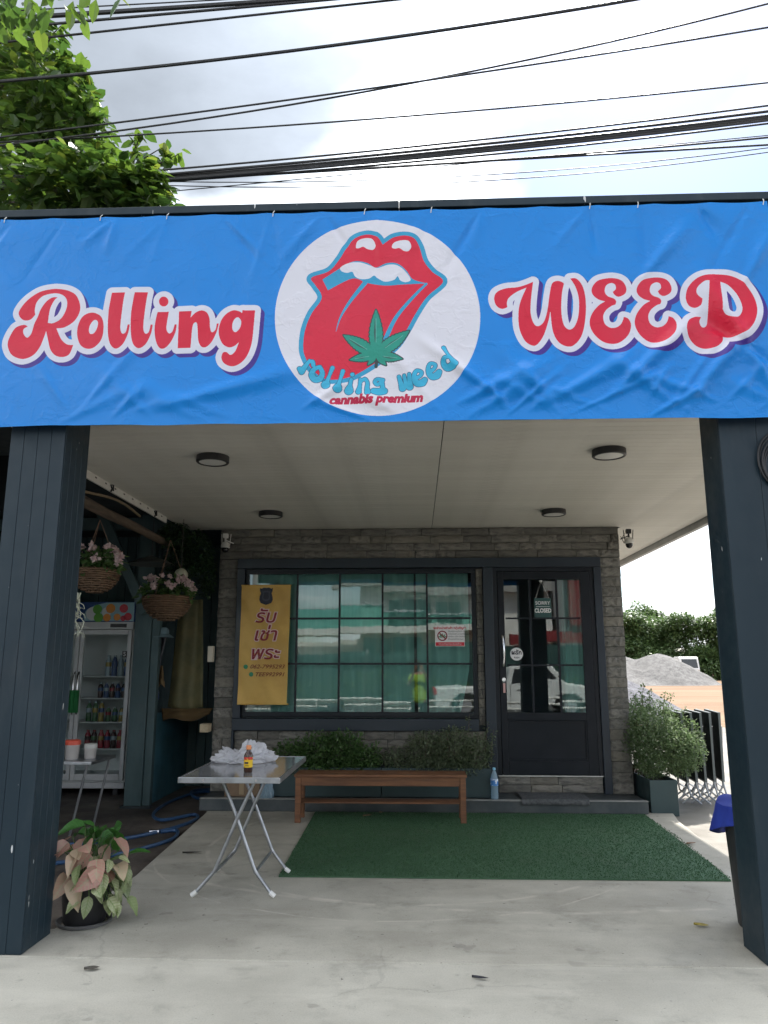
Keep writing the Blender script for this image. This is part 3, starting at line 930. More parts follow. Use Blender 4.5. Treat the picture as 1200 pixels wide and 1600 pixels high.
u1 = PPM * .00385 / LZ[1]
for tip, hw in lf:
    q = pz(leaflet(tip, hw), LZ)
    lm |= fill([q]); stroke(dk, q, 15 * u1)
stroke(dk, pz([(582, 740), (585, 820), (578, 885)], LZ), 22 * u1, False)
paint(dk, (.03, .055, .06)); paint(lm, (.012, .30, .22))
vn = np.zeros((IH, IW), bool); lt = np.zeros((IH, IW), bool)
for tip, hw in lf[:5]:
    b = (580, 730)
    q = [(b[0] + (tip[0] - b[0]) * t, b[1] + (tip[1] - b[1]) * t) for t in (.28, .5, .8)]
    stroke(vn, pz([(x - 14, y + 4) for x, y in q], LZ), [2 * u1, 15 * u1, 2 * u1], False)
    stroke(lt, pz(q, LZ), 5 * u1, False)
paint(vn, (.03, .10, .09)); paint(lt, (.10, .42, .34))
# --- slanted small line under the lettering
tm = text_mesh('cannabis premium', .072, bold=.0035, shear=.22, xs=1.0)
tm.calc_loop_triangles()
xsx = [v.co.x for v in tm.vertices]
t0, t1 = on_plane(515, 627), on_plane(661, 623)
kx = (t1[0] - t0[0]) / (max(xsx) - min(xsx)); slope = (t1[1] - t0[1]) / (t1[0] - t0[0])
rm = np.zeros((IH, IW), bool)
for tri in tm.loop_triangles:
    q = []
    for vi in tri.vertices:
        x = t0[0] + (tm.vertices[vi].co.x - min(xsx)) * kx
        q.append(to_img((x, (t0[1] + t1[1]) / 2 + tm.vertices[vi].co.y * kx + slope * (x - t0[0]))))
    stroke(rm, q, .6)
    rm |= fill([q]) if False else False
    xs_, ys_ = [a for a, b in q], [b for a, b in q]
    x0, x1, y0, y1 = int(min(xs_)), int(max(xs_)) + 2, int(min(ys_)), int(max(ys_)) + 2
    X, Y = np.meshgrid(np.arange(x0, x1) + .5, np.arange(y0, y1) + .5)
    sgn = [(q[(i + 1) % 3][0] - q[i][0]) * (Y - q[i][1]) - (q[(i + 1) % 3][1] - q[i][1]) * (X - q[i][0]) for i in range(3)]
    ins = ((sgn[0] >= 0) & (sgn[1] >= 0) & (sgn[2] >= 0)) | ((sgn[0] <= 0) & (sgn[1] <= 0) & (sgn[2] <= 0))
    rm[y0:y1, x0:x1] |= ins
paint(rm, (.52, .008, .06))
img = bpy.data.images.new('banner print', IW, IH, alpha=False, float_buffer=True)
px = np.ones((IH, IW, 4), np.float32); px[..., :3] = PRINT
img.colorspace_settings.name = 'Linear Rec.709'
img.pixels.foreach_set(px.ravel())
img.pack()
k = NT('printed vinyl')
tx = k.n('ShaderNodeTexImage', extension='EXTEND'); tx.image = img
k.l(k.tc.outputs['UV'], tx.inputs[0])
fade = k.ramp(k.noise(1.3, 5, 0.6), .35, .7)
cc = k.mix(k.math('MULTIPLY', fade, .02), tx.outputs[0], (.45, .55, .75))
cc = k.mix(k.math('MULTIPLY', k.ramp(k.noise(6, 8, .7), .55, .8), .10), cc, (.03, .05, .09))
k.base(cc)
k.b.inputs['Roughness'].default_value = .36
k.b.inputs['Specular IOR Level'].default_value = .4
# fine creases of folded vinyl: sharp ridged noise, plus the square fold grid it was packed in
rid = k.math('ABSOLUTE', k.math('SUBTRACT', k.noise(2.4, 5, .55, k.coords((1, 1, 1.4))), .5))
rid = k.ramp(rid, 0.0, .06, 1.0, 0.0)
rid2 = k.ramp(k.math('ABSOLUTE', k.math('SUBTRACT', k.noise(5.5, 4, .5, k.coords((1, 1, 1), (4, 4, 4))), .5)), 0, .03, 1, 0)
k.bump(k.math('ADD', k.math('ADD', k.math('MULTIPLY', rid, .6), k.math('MULTIPLY', rid2, .35)), k.math('MULTIPLY', k.noise(40, 4, .6), .06)), .5, .005)
tr = k.n('ShaderNodeBsdfTranslucent'); k.l(cc, tr.inputs[0])
mxs = k.n('ShaderNodeMixShader'); mxs.inputs[0].default_value = .12
k.l(k.b.outputs[0], mxs.inputs[1]); k.l(tr.outputs[0], mxs.inputs[2]); k.l(mxs.outputs[0], k.out.inputs[0])
NXB, NZB = 420, 130
def fold(x, z, cx, cz, ang, length, width, amp):
    """one soft pulled fold running from an anchor point"""
    ca, sa = math.cos(ang), math.sin(ang)
    a = (x - cx) * ca + (z - cz) * sa
    b = -(x - cx) * sa + (z - cz) * ca
    if a < -.05 or a > length:
        return 0.0
    t = max(0.0, a) / length
    return amp * math.sin(PI * min(1, t * 1.05 + .02)) * math.exp(-(b / (width * (.35 + t))) ** 2)
rg = random.Random(8)
FOLDS = []
for i in range(15):                                     # pulled from the ties along the top edge
    x = BX0 + .1 + i * (BX1 - BX0 - .2) / 14
    for q in range(2):
        FOLDS.append((x, BZ1, R(-90 + rg.uniform(-48, 48)), rg.uniform(.25, .65), rg.uniform(.02, .045), rg.uniform(-.008, .008)))
for i in range(34):                                     # slack along the lower edge, worst at the right
    x = BX0 + (BX1 - BX0) * rg.random() ** .75
    FOLDS.append((x, BZ0 + rg.uniform(0, .10), R(rg.choice((rg.uniform(18, 60), rg.uniform(120, 160)))), rg.uniform(.3, .8), rg.uniform(.02, .05), rg.uniform(.005, .014) * (1 if x > .2 else .6)))
for x, z, an, ln, w, a in ((1.10, 3.0, 42, .95, .05, .022), (1.55, 2.98, 48, .9, .05, .020), (.75, 2.98, 30, .8, .05, .018), (2.12, 2.95, 115, 1.1, .05, .022), (1.35, 3.75, 50, .6, .05, .014), (1.95, 3.7, 60, .55, .045, .014), (-1.6, 2.98, 15, 1.2, .06, .015), (.25, 3.0, 25, .7, .05, .018), (2.1, 3.2, 140, .6, .05, -.018)):
    FOLDS.append((x, z, R(an), ln, w, a))
mbv = MB()
uv = []
for j in range(NZB + 1):
    for i in range(NXB + 1):
        s, t = i / NXB, j / NZB
        x = BX0 + (BX1 - BX0) * s; z = BZ0 + (BZ1 - BZ0) * t
        d = 1.7 * sum(fold(x, z, *f_) for f_ in FOLDS)
        d += .007 * mnoise.noise(Vector((x * 1.3, 0, z * 1.7))) + .0035 * mnoise.noise(Vector((x * 5, 3, z * 5)))
        pin = min(1.0, (1 - t) / .05)
        sag = .010 * (1 - t) * math.sin(x * 3.1 + .5) if t < .06 else 0
        z2 = z + .006 * mnoise.noise(Vector((x * 3.0, 7, 0))) * (1 - t) - .008 * max(0, t - .9) * 10 * abs(math.sin((s * 14) * PI))
        mbv.v.append((x, BY - d * pin - .012 * (1 - t) * (.5 + .5 * math.sin(x * 2.2)), z2))
        uv.append((s, t))
for j in range(NZB):
    for i in range(NXB):
        a = j * (NXB + 1) + i
        mbv.f.append((a, a + 1, a + NXB + 2, a + NXB + 1))
bme = mbv.mesh('vinyl_banner', smooth=False)
bme.polygons.foreach_set('use_smooth', [True] * len(bme.polygons))
ul = bme.uv_layers.new(name='UVMap')
li = np.zeros(len(bme.loops), np.int32); bme.loops.foreach_get('vertex_index', li)
ul.data.foreach_set('uv', np.array(uv, np.float32)[li].ravel())
ban = thing('vinyl_banner', 'wide blue printed vinyl banner with red lettering and round emblem on the canopy front', 'banner', (-.22, BY, BZ0))
sheet = part('banner_sheet', bme, k.m, ban)
for i in range(15):
    if i in (1, 4, 6, 9, 10, 13):
        continue
    x = BX0 + .03 + i * (BX1 - BX0 - .06) / 14 + .08 * math.sin(i * 5.1) * (0 < i < 14)
    part('cable_tie', MB().tube([(x, BY - .006, BZ1 - .03), (x + .004, BY - .012, BZ1 - .005), (x + .008, BY + .004, BZ1 + .016)], .0028, 5), M_WHITE, ban)
# ==================================================================== fittings on the canopy and the shop front
M_LAMPW = mat('frosted lamp cover', (.62, .61, .57), .4)
for x, y, lb in ((-1.57, 5.68, 'round black-rimmed ceiling lamp, front left of the four'), (-1.53, 7.88, 'round black-rimmed ceiling lamp, rear left of the four'),
                 (1.47, 5.62, 'round black-rimmed ceiling lamp, front right of the four'), (1.456, 7.90, 'round black-rimmed ceiling lamp, rear right of the four')):
    t = thing('ceiling_light', lb, 'lamp', (x, y, CZ), 'round ceiling lamps of the porch')
    part('rim', MB().lathe([(.100, .0), (.125, .0), (.127, -.045), (.120, -.052), (.106, -.052), (.104, -.042)], (x, y, CZ - .001), 36, cap=False), M_BLACKP, t, smooth=True)
    part('diffuser', MB().lathe([(.105, -.040), (.105, -.046), (.07, -.050), (.002, -.052)], (x, y, CZ - .001), 36), M_LAMPW, t, smooth=True)

M_DOME = mat('smoked camera dome', (.01, .01, .012), .15)
def ball(c, r, n=16, m=10, sq=1.0):
    return MB().lathe([(max(.0005, r * math.sin(PI * i / m)), -r * sq * math.cos(PI * i / m)) for i in range(m + 1)], c, n)
def cctv(x, y, z, label, side):
    t = thing('security_camera', label, 'camera', (x, y, z), 'dome cameras at the shop corners')
    part('mount_box', MB().box(x - .035, x + .035, y - .03, y + .03, z + .13, z + .195), M_BLACKP if side > 0 else M_WHITE, t, bevel=.006)
    part('arm', MB().tube([(x, y, z + .132), (x, y, z + .075)], .014, 10), M_BLACKP if side > 0 else M_WHITE, t, smooth=True)
    part('wall_bracket', MB().beam((x - side * .115, y + .02, z + .055), (x, y, z + .10), .03, .012), M_BLACKP if side > 0 else M_WHITE, t)
    part('housing', MB().lathe([(.012, .08), (.045, .065), (.062, .03), (.066, -.005), (.058, -.012)], (x, y, z), 20), M_WHITE, t, smooth=True)
    part('camera_ball', ball((x, y, z - .03), .05), M_DOME, t, smooth=True)
    for dx in (-.05, .055):
        part('antenna', MB().tube([(x + dx, y + .02, z + .02), (x + dx * 1.3, y + .02, z + .19)], .006, 6), M_WHITE if side < 0 else M_BLACKP, t)
    t.scale = (.82, .82, .82)
    part('cable', MB().tube([(x - side * .05, y + .02, z + .14), (x - side * .09, y + .03, z + .06), (x - side * .06, y + .03, z + .0), (x - side * .10, y + .05, z + .10)], .005, 6), M_BLACKP, t)
cctv(2.47, 8.80, 2.89, 'dome security camera at the right end of the stone wall', 1)
cctv(-2.22, 8.74, 2.86, 'white dome security camera at the left end of the stone wall', -1)
t = thing('conduit_box', 'cream junction box on the left edge of the stone wall at window height', 'box', (-2.34, 8.8, 1.6))
part('box_body', MB().box(-2.385, -2.325, 8.78, 8.87, 1.54, 1.72), mat('cream plastic', (.55, .50, .40), .5), t, bevel=.006)
part('box_lid', MB().box(-2.38, -2.33, 8.772, 8.779, 1.55, 1.71), MATS['cream plastic'], t, bevel=.002)
t = thing('timber_block', 'short pale timber block stuck out at the lower left of the stone wall', 'block', (-2.36, 8.8, .8))
part('block', MB().box(-2.42, -2.325, 8.72, 8.87, .77, .86), mat('pale raw timber', (.52, .43, .29), .75, col2=(.40, .32, .21), nscale=6, stretch=(5, .6, 5)), t, bevel=.004)

# gold hanging banner
def gold_y(x, z):
    return 8.815 + .006 * math.sin((x * 1.3 + z) * 9 + 1.0) + .010 * mnoise.noise(Vector((x * 4, 1, z * 2.6))) + .006 * mnoise.noise(Vector((x * 9 + z * 6, 4, z * 3)))
gb = thing('hanging_banner', 'narrow gold fabric banner with red lettering hung over the window', 'banner', (-1.74, 8.82, 1.07))
mb = MB(); nx, nz = 40, 90
for j in range(nz + 1):
    for i in range(nx + 1):
        s, t = i / nx, j / nz
        x = (-2.024 + .012 * t * 0) * (1 - s) + (-1.462 + .014 * t) * s - .004 + .004 * t
        z = 1.072 + (2.418 - 1.072) * t + .006 * math.sin(s * 7) * (1 - t)
        mb.v.append((x, gold_y(x, z), z))
for j in range(nz):
    for i in range(nx):
        a = j * (nx + 1) + i
        mb.f.append((a, a + 1, a + nx + 2, a + nx + 1))
M_GOLD = mat('gold banner fabric', (.64, .40, .095), .5, col2=(.54, .32, .065), nscale=3, bump=.25, bscale=7, bdist=.01, stretch=(1, 1, 1))
part('fabric', mb, M_GOLD, gb, smooth=True)
for z in (2.418, 1.072):
    part('batten', MB().tube([(-2.03, 8.822, z), (-1.445, 8.822, z)], .008, 8), M_GOLD, gb)
M_INKR = mat('dark red ink', (.24, .006, .02), .5)
M_INKW = mat('pale pink ink', (.72, .52, .50), .5)
M_INKB = mat('navy ink', (.012, .014, .030), .5)
M_INKG = mat('green ink', (.03, .25, .12), .5)
M_INKK = mat('brown ink', (.20, .05, .01), .5)
def on_gold(me, x, z, off, name, m):
    me.transform(Matrix.Translation((x, 0, z)) @ Matrix.Rotation(PI / 2, 4, 'X'))
    for v in me.vertices:
        v.co.y = gold_y(v.co.x, v.co.z) - off
    part(name, me, m, gb)
for s, z in (('รับ', 2.05), ('เช่า', 1.845), ('พระ', 1.635)):
    on_gold(text_mesh(s, .205, bold=.0115, shear=.2, xs=1.1), -1.735, z, .003, 'lettering_outline', M_INKW)
    on_gold(text_mesh(s, .205, bold=.0025, shear=.2, xs=1.1), -1.735, z, .0045, 'lettering', M_INKR)
on_gold(text_mesh('062-7995293', .062, bold=.0012, shear=.3, xs=1.2), -1.70, 1.487, .003, 'phone_number', M_INKK)
on_gold(text_mesh('TEE992991', .062, bold=.0012, shear=.3, xs=1.2), -1.67, 1.40, .003, 'contact_line', M_INKK)
def disc(c, r, n=20):
    return MB().add([(c[0] + r * math.cos(2 * PI * i / n), 0, c[1] + r * math.sin(2 * PI * i / n)) for i in range(n)], [tuple(range(n))])
for cx, cz in ((-1.945, 1.487), (-1.88, 1.402)):
    me = disc((cx, cz), .026).mesh('contact_icon')
    for v in me.vertices:
        v.co.y = gold_y(v.co.x, v.co.z) - .003
    part('contact_icon', me, M_INKG, gb)
bd = [(0, .09), (.03, .095), (.055, .082), (.078, .088), (.072, .05), (.062, .03), (.075, -.01), (.078, -.05), (.062, -.085), (.03, -.098), (0, -.108)]
bd = bd + [(-x, z) for x, z in bd[-2:0:-1]]
for sc_, off, m in ((1.12, .002, M_GOLD), (1.0, .003, M_INKB), (.62, .0045, mat('slate ink', (.035, .042, .07), .5)), (.42, .006, M_INKB)):
    me = MB().add([(-1.735 + x * sc_, 0, 2.298 + z * sc_) for x, z in bd], [tuple(range(len(bd)))]).mesh('badge')
    for v in me.vertices:
        v.co.y = gold_y(v.co.x, v.co.z) - off
    part('badge', me, m, gb)

# notices on glass
M_PAPER = mat('white notice vinyl', (.74, .73, .73), .5)
M_RED = mat('notice red', (.55, .012, .03), .5)
nt = thing('notice_sign', 'white printed notice with red band stuck on the right window panes', 'sign', (.39, 8.866, 1.715))
part('sheet', MB().box(.222, .560, 8.862, 8.8655, 1.716, 1.954), M_PAPER, nt)
part('red_band', MB().box(.228, .554, 8.8605, 8.8618, 1.722, 1.762), M_RED, nt)
part('ring', MB().tube([(.305 + .052 * math.cos(a * PI / 14), 8.861, 1.835 + .052 * math.sin(a * PI / 14)) for a in range(29)], .0065, 6), M_INKR, nt)
part('ring_bar', MB().beam((.268, 8.8605, 1.872), (.342, 8.8605, 1.798), .002, .012, up=(1, 0, 1)), M_INKR, nt)
lfm = MB()
for an in (-75, -40, 0, 40, 75):
    lfm.add([(.305, 8.861, 1.815), (.305 + .03 * math.sin(R(an - 14)), 8.861, 1.815 + .03 * math.cos(R(an - 14))), (.305 + .058 * math.sin(R(an)), 8.861, 1.815 + .058 * math.cos(R(an)) * .9), (.305 + .03 * math.sin(R(an + 14)), 8.861, 1.815 + .03 * math.cos(R(an + 14)))], [(0, 1, 2, 3)])
part('leaf_symbol', lfm, M_INKG, nt)
part('lettering', stand(text_mesh('งดจำหน่ายสินค้า กลุ่มกัญชา', .034, bold=.0012), (.391, 8.8612, 1.922)), M_RED, nt)
for i, s in enumerate(('ให้แก่ผู้มีอายุต่ำกว่า 20 ปี', 'สตรีมีครรภ์ และสตรีให้นมบุตร', 'นักเรียน นิสิต นักศึกษา', 'ห้ามสูบในที่สาธารณะ')):
    part('lettering', stand(text_mesh(s, .022, 'LEFT'), (.372, 8.8612, 1.884 - i * .029)), M_INKB, nt)
part('lettering', stand(text_mesh('งดสูบกัญชาในบริเวณร้าน', .026), (.391, 8.8600, 1.742)), M_PAPER, nt)

cs = thing('closed_sign', 'small dark SORRY CLOSED sign hanging on the door glass', 'sign', (1.46, 8.871, 2.04))
part('board', MB().box(1.365, 1.558, 8.868, 8.874, 2.035, 2.262), mat('dark green sign board', (.022, .075, .072), .5), cs, bevel=.002)
part('lettering', stand(text_mesh('SORRY', .055, bold=.0005), (1.462, 8.8665, 2.205)), M_PAPER, cs)
part('lettering', stand(text_mesh('CLOSED', .066, bold=.0025, xs=.78), (1.462, 8.8665, 2.118)), M_PAPER, cs)
part('rule_line', MB().box(1.385, 1.54, 8.8660, 8.8672, 2.163, 2.167), M_PAPER, cs)
part('string', MB().tube([(1.385, 8.871, 2.26), (1.452, 8.869, 2.455), (1.54, 8.871, 2.26)], .0022, 5), M_WHITE, cs)
part('hook', MB().lathe([(.004, -.012), (.016, -.01), (.016, .008), (.004, .012)], (1.452, 8.869, 2.458), 12), M_WHITE, cs)
ps = thing('push_sticker', 'round white sticker with black writing on the door glass', 'sticker', (1.145, 8.868, 1.628))
def vdisc(cx, cz, r, y, d, n=36):
    return MB().prism([(cx + r * math.cos(2 * PI * i / n), y, cz + r * math.sin(2 * PI * i / n)) for i in range(n)], (0, d, 0))
part('disc', vdisc(1.145, 1.628, .072, 8.8735, .003), M_PAPER, ps)
part('lettering', stand(text_mesh('ผลัก', .066, bold=.002), (1.145, 8.8722, 1.645)), M_INKB, ps)
part('lettering', stand(text_mesh('PUSH', .026, bold=.0006), (1.145, 8.8722, 1.588)), M_INKB, ps)

# ==================================================================== on the porch
# turf mat
kt_ = NT('green plastic turf')
cT = kt_.mix(kt_.ramp(kt_.noise(1.2, 5, .6), .35, .65), (.034, .090, .046), (.046, .115, .060))
cT = kt_.mix(kt_.ramp(kt_.noise(220, 3, .7), .35, .7), cT, (.055, .145, .066))
cT = kt_.mix(kt_.ramp(kt_.noise(1.7, 6, .65, kt_.coords((1, 1, 1), (4, 0, 0))), .5, .75, 0, .45), cT, (.085, .12, .075))
kt_.base(cT); kt_.b.inputs['Roughness'].default_value = .75
kt_.bump(kt_.noise(260, 4, .7), .8, .006)
tf = thing('turf_mat', 'green artificial turf mat laid on the porch floor before the door', 'mat', (.65, 7.1, 0))
pl = [(-1.005, 5.885), (-.4, 5.892), (.4, 5.888), (1.3, 5.90), (2.22, 5.905), (2.262, 6.4), (2.28, 7.2), (2.33, 8.36), (-1.06, 8.36), (-1.03, 7.0)]
part('backing', MB().prism([(x, y, .0005) for x, y in pl], (0, 0, .008)), kt_.m, tf)
rng = random.Random(3)
tb = MB()
for _ in range(52000):
    y = rng.uniform(5.892, 8.355)
    x = rng.uniform(-1.01 - .04 * (y - 5.9) / 2.4, 2.235 + .085 * min(1, (y - 5.9) / 1.4))
    a = rng.uniform(0, 2 * PI); h = rng.uniform(.005, .011); l = rng.uniform(.002, .010); w = .0035
    b = rng.uniform(0, 2 * PI)
    tb.add([(x + w * math.cos(a), y + w * math.sin(a), .0085), (x - w * math.cos(a), y - w * math.sin(a), .0085), (x + l * math.cos(b), y + l * math.sin(b), .0085 + h)], [(0, 1, 2)])
part('turf_pile', tb.mesh('turf_pile', fix=False), leaf_mat('turf blades', (.036, .092, .040), (.056, .130, .058), .15, .8), tf, kind='stuff')

# bench
bn = thing('wooden_bench', 'low brown slatted wooden bench standing on the turf before the planters', 'bench', (-.36, 7.97, 0))
bx0, bx1, by0, by1 = -1.205, .487, 7.80, 8.14
for i in range(3):
    w = (by1 - by0) / 3
    part('seat_slat', MB().box(bx0, bx1, by0 + i * w + .002, by0 + (i + 1) * w - .002, .428, .452), M_BENCH, bn, bevel=.004)
for x in (bx0 + .012, bx1 - .067):
    for y in (by0 + .012, by1 - .062):
        part('leg', MB().box(x, x + .055, y, y + .05, .0, .427), M_BENCH, bn, bevel=.004)
for y in (by0 + .018, by1 - .045):
    part('apron_rail', MB().box(bx0 + .068, bx1 - .068, y, y + .026, .345, .4265), M_BENCH, bn, bevel=.003)
for x in (bx0 + .025, bx1 - .055):
    part('end_rail', MB().box(x, x + .026, by0 + .063, by1 - .063, .345, .4265), M_BENCH, bn, bevel=.003)
for x in (bx0 + .02, bx1 - .06):
    part('shelf_rail', MB().box(x, x + .03, by0 + .063, by1 - .063, .145, .172), M_BENCH, bn, bevel=.003)
for i in range(3):
    y = by0 + .07 + i * .075
    part('shelf_slat', MB().box(bx0 + .02, bx1 - .02, y, y + .06, .1725, .188), M_BENCH, bn, bevel=.003)

# folding table
k = NT('marbled table laminate')
cT = k.mix(k.ramp(k.noise(2.4, 7, .65, dist=1.5), .35, .65), (.16, .165, .17), (.27, .275, .28))
k.base(cT); k.b.inputs['Roughness'].default_value = .12; k.b.inputs['Specular IOR Level'].default_value = .7
M_TABLE = k.m
ft = thing('folding_table', 'grey laminate folding table with crossed steel legs standing on bare concrete', 'table', (-1.2, 5.7, 0))
tx0, tx1, ty0, ty1, tz = -1.555, -.885, 5.14, 6.34, .785
part('tabletop', MB().box(tx0 + .012, tx1 - .012, ty0 + .012, ty1 - .012, tz - .02, tz), M_TABLE, ft)
ed = MB().box(tx0, tx1, ty0, ty0 + .0115, tz - .034, tz + .003).box(tx0, tx1, ty1 - .0115, ty1, tz - .034, tz + .003)
ed.box(tx0, tx0 + .0115, ty0 + .012, ty1 - .012, tz - .034, tz + .003).box(tx1 - .0115, tx1, ty0 + .012, ty1 - .012, tz - .034, tz + .003)
part('edge_strip', ed, M_STEEL, ft, bevel=.003)
for x in (-1.385, -1.04):
    part('rivet', MB().tube([(x, ty0 + .001, tz - .015), (x, ty0 - .004, tz - .015)], .007, 10), M_CHROME, ft)
M_CAP = mat('white plastic foot', (.75, .74, .72), .5)
feet = {}
for yf, yt in ((5.37, 5.42), (5.97, 5.98)):
    for s in (-1, 1):
        xf = -1.217 + s * .272
        xt = -1.217 - s * .13
        kn = (-1.217 + s * .135, yf + .03, .15)
        y_ = yt + (.012 if s > 0 else -.012)
        path = [(xt, y_, tz - .02), (xt * .5 + kn[0] * .5, y_ * .5 + kn[1] * .5, (tz + .17) / 2), (kn[0] - s * .010, kn[1], .185), (kn[0] + s * .002, kn[1], .158), (kn[0] + s * .022, kn[1], .134), (xf - s * .02, yf, .032)]
        part('leg', MB().tube(path, .0125, 10), M_STEEL, ft, smooth=True)
        part('foot_cap', MB().tube([(xf - s * .028, yf + .002, .038), (xf + s * .006, yf, .014)], .0155, 10), M_CAP, ft, smooth=True)
        feet[(yf, s)] = kn
for s in (-1, 1):
    a, b = feet[(5.37, s)], feet[(5.97, s)]
    part('crossbar', MB().tube([a, b], .010, 8), M_STEEL, ft, smooth=True)
part('top_bar', MB().tube([(-1.35, 5.35, tz - .03), (-1.35, 6.1, tz - .03)], .010, 8).tube([(-1.085, 5.35, tz - .03), (-1.085, 6.1, tz - .03)], .010, 8), M_STEEL, ft)

# plastic bag on the table
k = NT('thin white plastic bag')
k.base((.86, .86, .90)); k.b.inputs['Roughness'].default_value = .25
tr = k.n('ShaderNodeBsdfTranslucent'); tr.inputs[0].default_value = (.8, .8, .85, 1)
tp = k.n('ShaderNodeBsdfTransparent')
m1 = k.n('ShaderNodeMixShader'); m1.inputs[0].default_value = .35
m2 = k.n('ShaderNodeMixShader'); m2.inputs[0].default_value = .20
k.l(k.b.outputs[0], m1.inputs[1]); k.l(tr.outputs[0], m1.inputs[2])
k.l(m1.outputs[0], m2.inputs[1]); k.l(tp.outputs[0], m2.inputs[2]); k.l(m2.outputs[0], k.out.inputs[0])
k.bump(k.math('ABSOLUTE', k.math('SUBTRACT', k.noise(9, 5, .6, dist=.6), .5)), .9, .02)
mb = MB(); n1, n2 = 170, 80
for j in range(n2 + 1):
    ph = PI / 2 * j / n2
    for i in range(n1):
        a = 2 * PI * i / n1
        d = Vector((math.cos(a) * math.cos(ph), math.sin(a) * math.cos(ph), math.sin(ph)))
        w_ = d + .25 * mnoise.noise_vector(d * 2.0)
        r = 1.02 + .32 * mnoise.noise(d * 2.1 + Vector((2, 0, 1))) - .30 * abs(mnoise.noise(w_ * 3.6)) - .16 * abs(mnoise.noise(w_ * 7.5)) + .08 * abs(mnoise.noise(w_ * 15))
        x, y, z = d.x * .235 * r, d.y * .15 * r, d.z * .15 * r
        z *= (1.0 if x > 0 else .82) * (1 - .35 * math.exp(-((x + .05) / .045) ** 2))
        mb.v.append((-1.315 + x, 5.98 + y, tz + .0035 + max(0, z)))
for j in range(n2):
    for i in range(n1):
        mb.f.append((j * n1 + i, j * n1 + (i + 1) % n1, (j + 1) * n1 + (i + 1) % n1, (j + 1) * n1 + i))
tag(part('plastic_bag', mb, k.m, smooth=True), 'crumpled white plastic bag lying on the folding table', 'bag')
# amber bottle
bx, by = -1.155, 5.42
bo = thing('drink_bottle', 'small brown glass drink bottle with yellow label on the folding table', 'bottle', (bx, by, tz))
part('glass_body', MB().lathe([(.001, .001), (.024, .001), (.0265, .006), (.0265, .098), (.024, .108), (.014, .122), (.0125, .132), (.0125, .142)], (bx, by, tz), 24), mat('amber glass', (.045, .014, .006), .08, spec=.7), bo, smooth=True)
part('label', MB().lathe([(.0271, .030), (.0271, .088)], (bx, by, tz), 24, cap=False), mat('yellow label', (.80, .52, .02), .5), bo, smooth=True)
part('label_band', MB().lathe([(.0274, .074), (.0274, .090)], (bx, by, tz), 24, cap=False), mat('red label band', (.55, .03, .02), .5, col2=(.8, .5, .03), nscale=30, lo=.55, hi=.6), bo, smooth=True)
part('label_print', MB().box(bx - .017, bx + .006, by - .0285, by - .0278, tz + .052, tz + .062).box(bx - .014, bx + .010, by - .0285, by - .0278, tz + .038, tz + .042), M_INKB, bo)
bo.scale = (1.12, 1.12, 1.12)
part('cap', MB().lathe([(.0155, .134), (.0160, .136), (.0160, .155), (.014, .158), (.001, .158)], (bx, by, tz), 20), mat('orange cap', (.75, .27, .10), .45), bo, smooth=True)

# planters under the window
M_PLANT = mat('dark planter paint', (.022, .045, .050), .5, col2=(.032, .060, .064), nscale=2, dirt=.3)
M_EARTH = mat('potting soil', (.045, .032, .024), .95, bump=.6, bscale=60, bdist=.02)
def planter(name, label, x0, x1, y0, y1, z0, z1, group=None, m=None):
    t = thing(name, label, 'planter', ((x0 + x1) / 2, (y0 + y1) / 2, z0), group)
    th = .018
    m = m or M_PLANT
    part('side_panel', MB().box(x0, x1, y0, y0 + th, z0, z1), m, t, bevel=.003)
    part('side_panel', MB().box(x0, x1, y1 - th, y1, z0, z1), m, t, bevel=.003)
    part('end_panel', MB().box(x0, x0 + th, y0 + th + .001, y1 - th - .001, z0, z1), m, t)
    part('end_panel', MB().box(x1 - th, x1, y0 + th + .001, y1 - th - .001, z0, z1), m, t)
    part('soil', MB().box(x0 + th, x1 - th, y0 + th, y1 - th, z0 + .01, z1 - .04), M_EARTH, t)
    return t
planter('planter_box', 'dark planter box left of centre under the window, behind the bench', -1.57, -.385, 8.53, 8.83, .129, .425, 'planter boxes under the window')
planter('planter_box', 'dark planter box below the right half of the window, beside the door', -.375, .79, 8.53, 8.83, .129, .425, 'planter boxes under the window')
M_BUSHA = leaf_mat('small dark leaves', (.065, .135, .040), (.12, .205, .072), .3)
M_BUSHB = leaf_mat('grey green leaves', (.11, .145, .082), (.185, .225, .135), .25)
M_BUSHC = leaf_mat('sage shrub leaves', (.10, .16, .065), (.20, .265, .135), .3, .75, third=(.30, .35, .24))  # light sage green leaf colour, a few leaves paler still
M_STEM = mat('woody stem', (.10, .075, .05), .85)
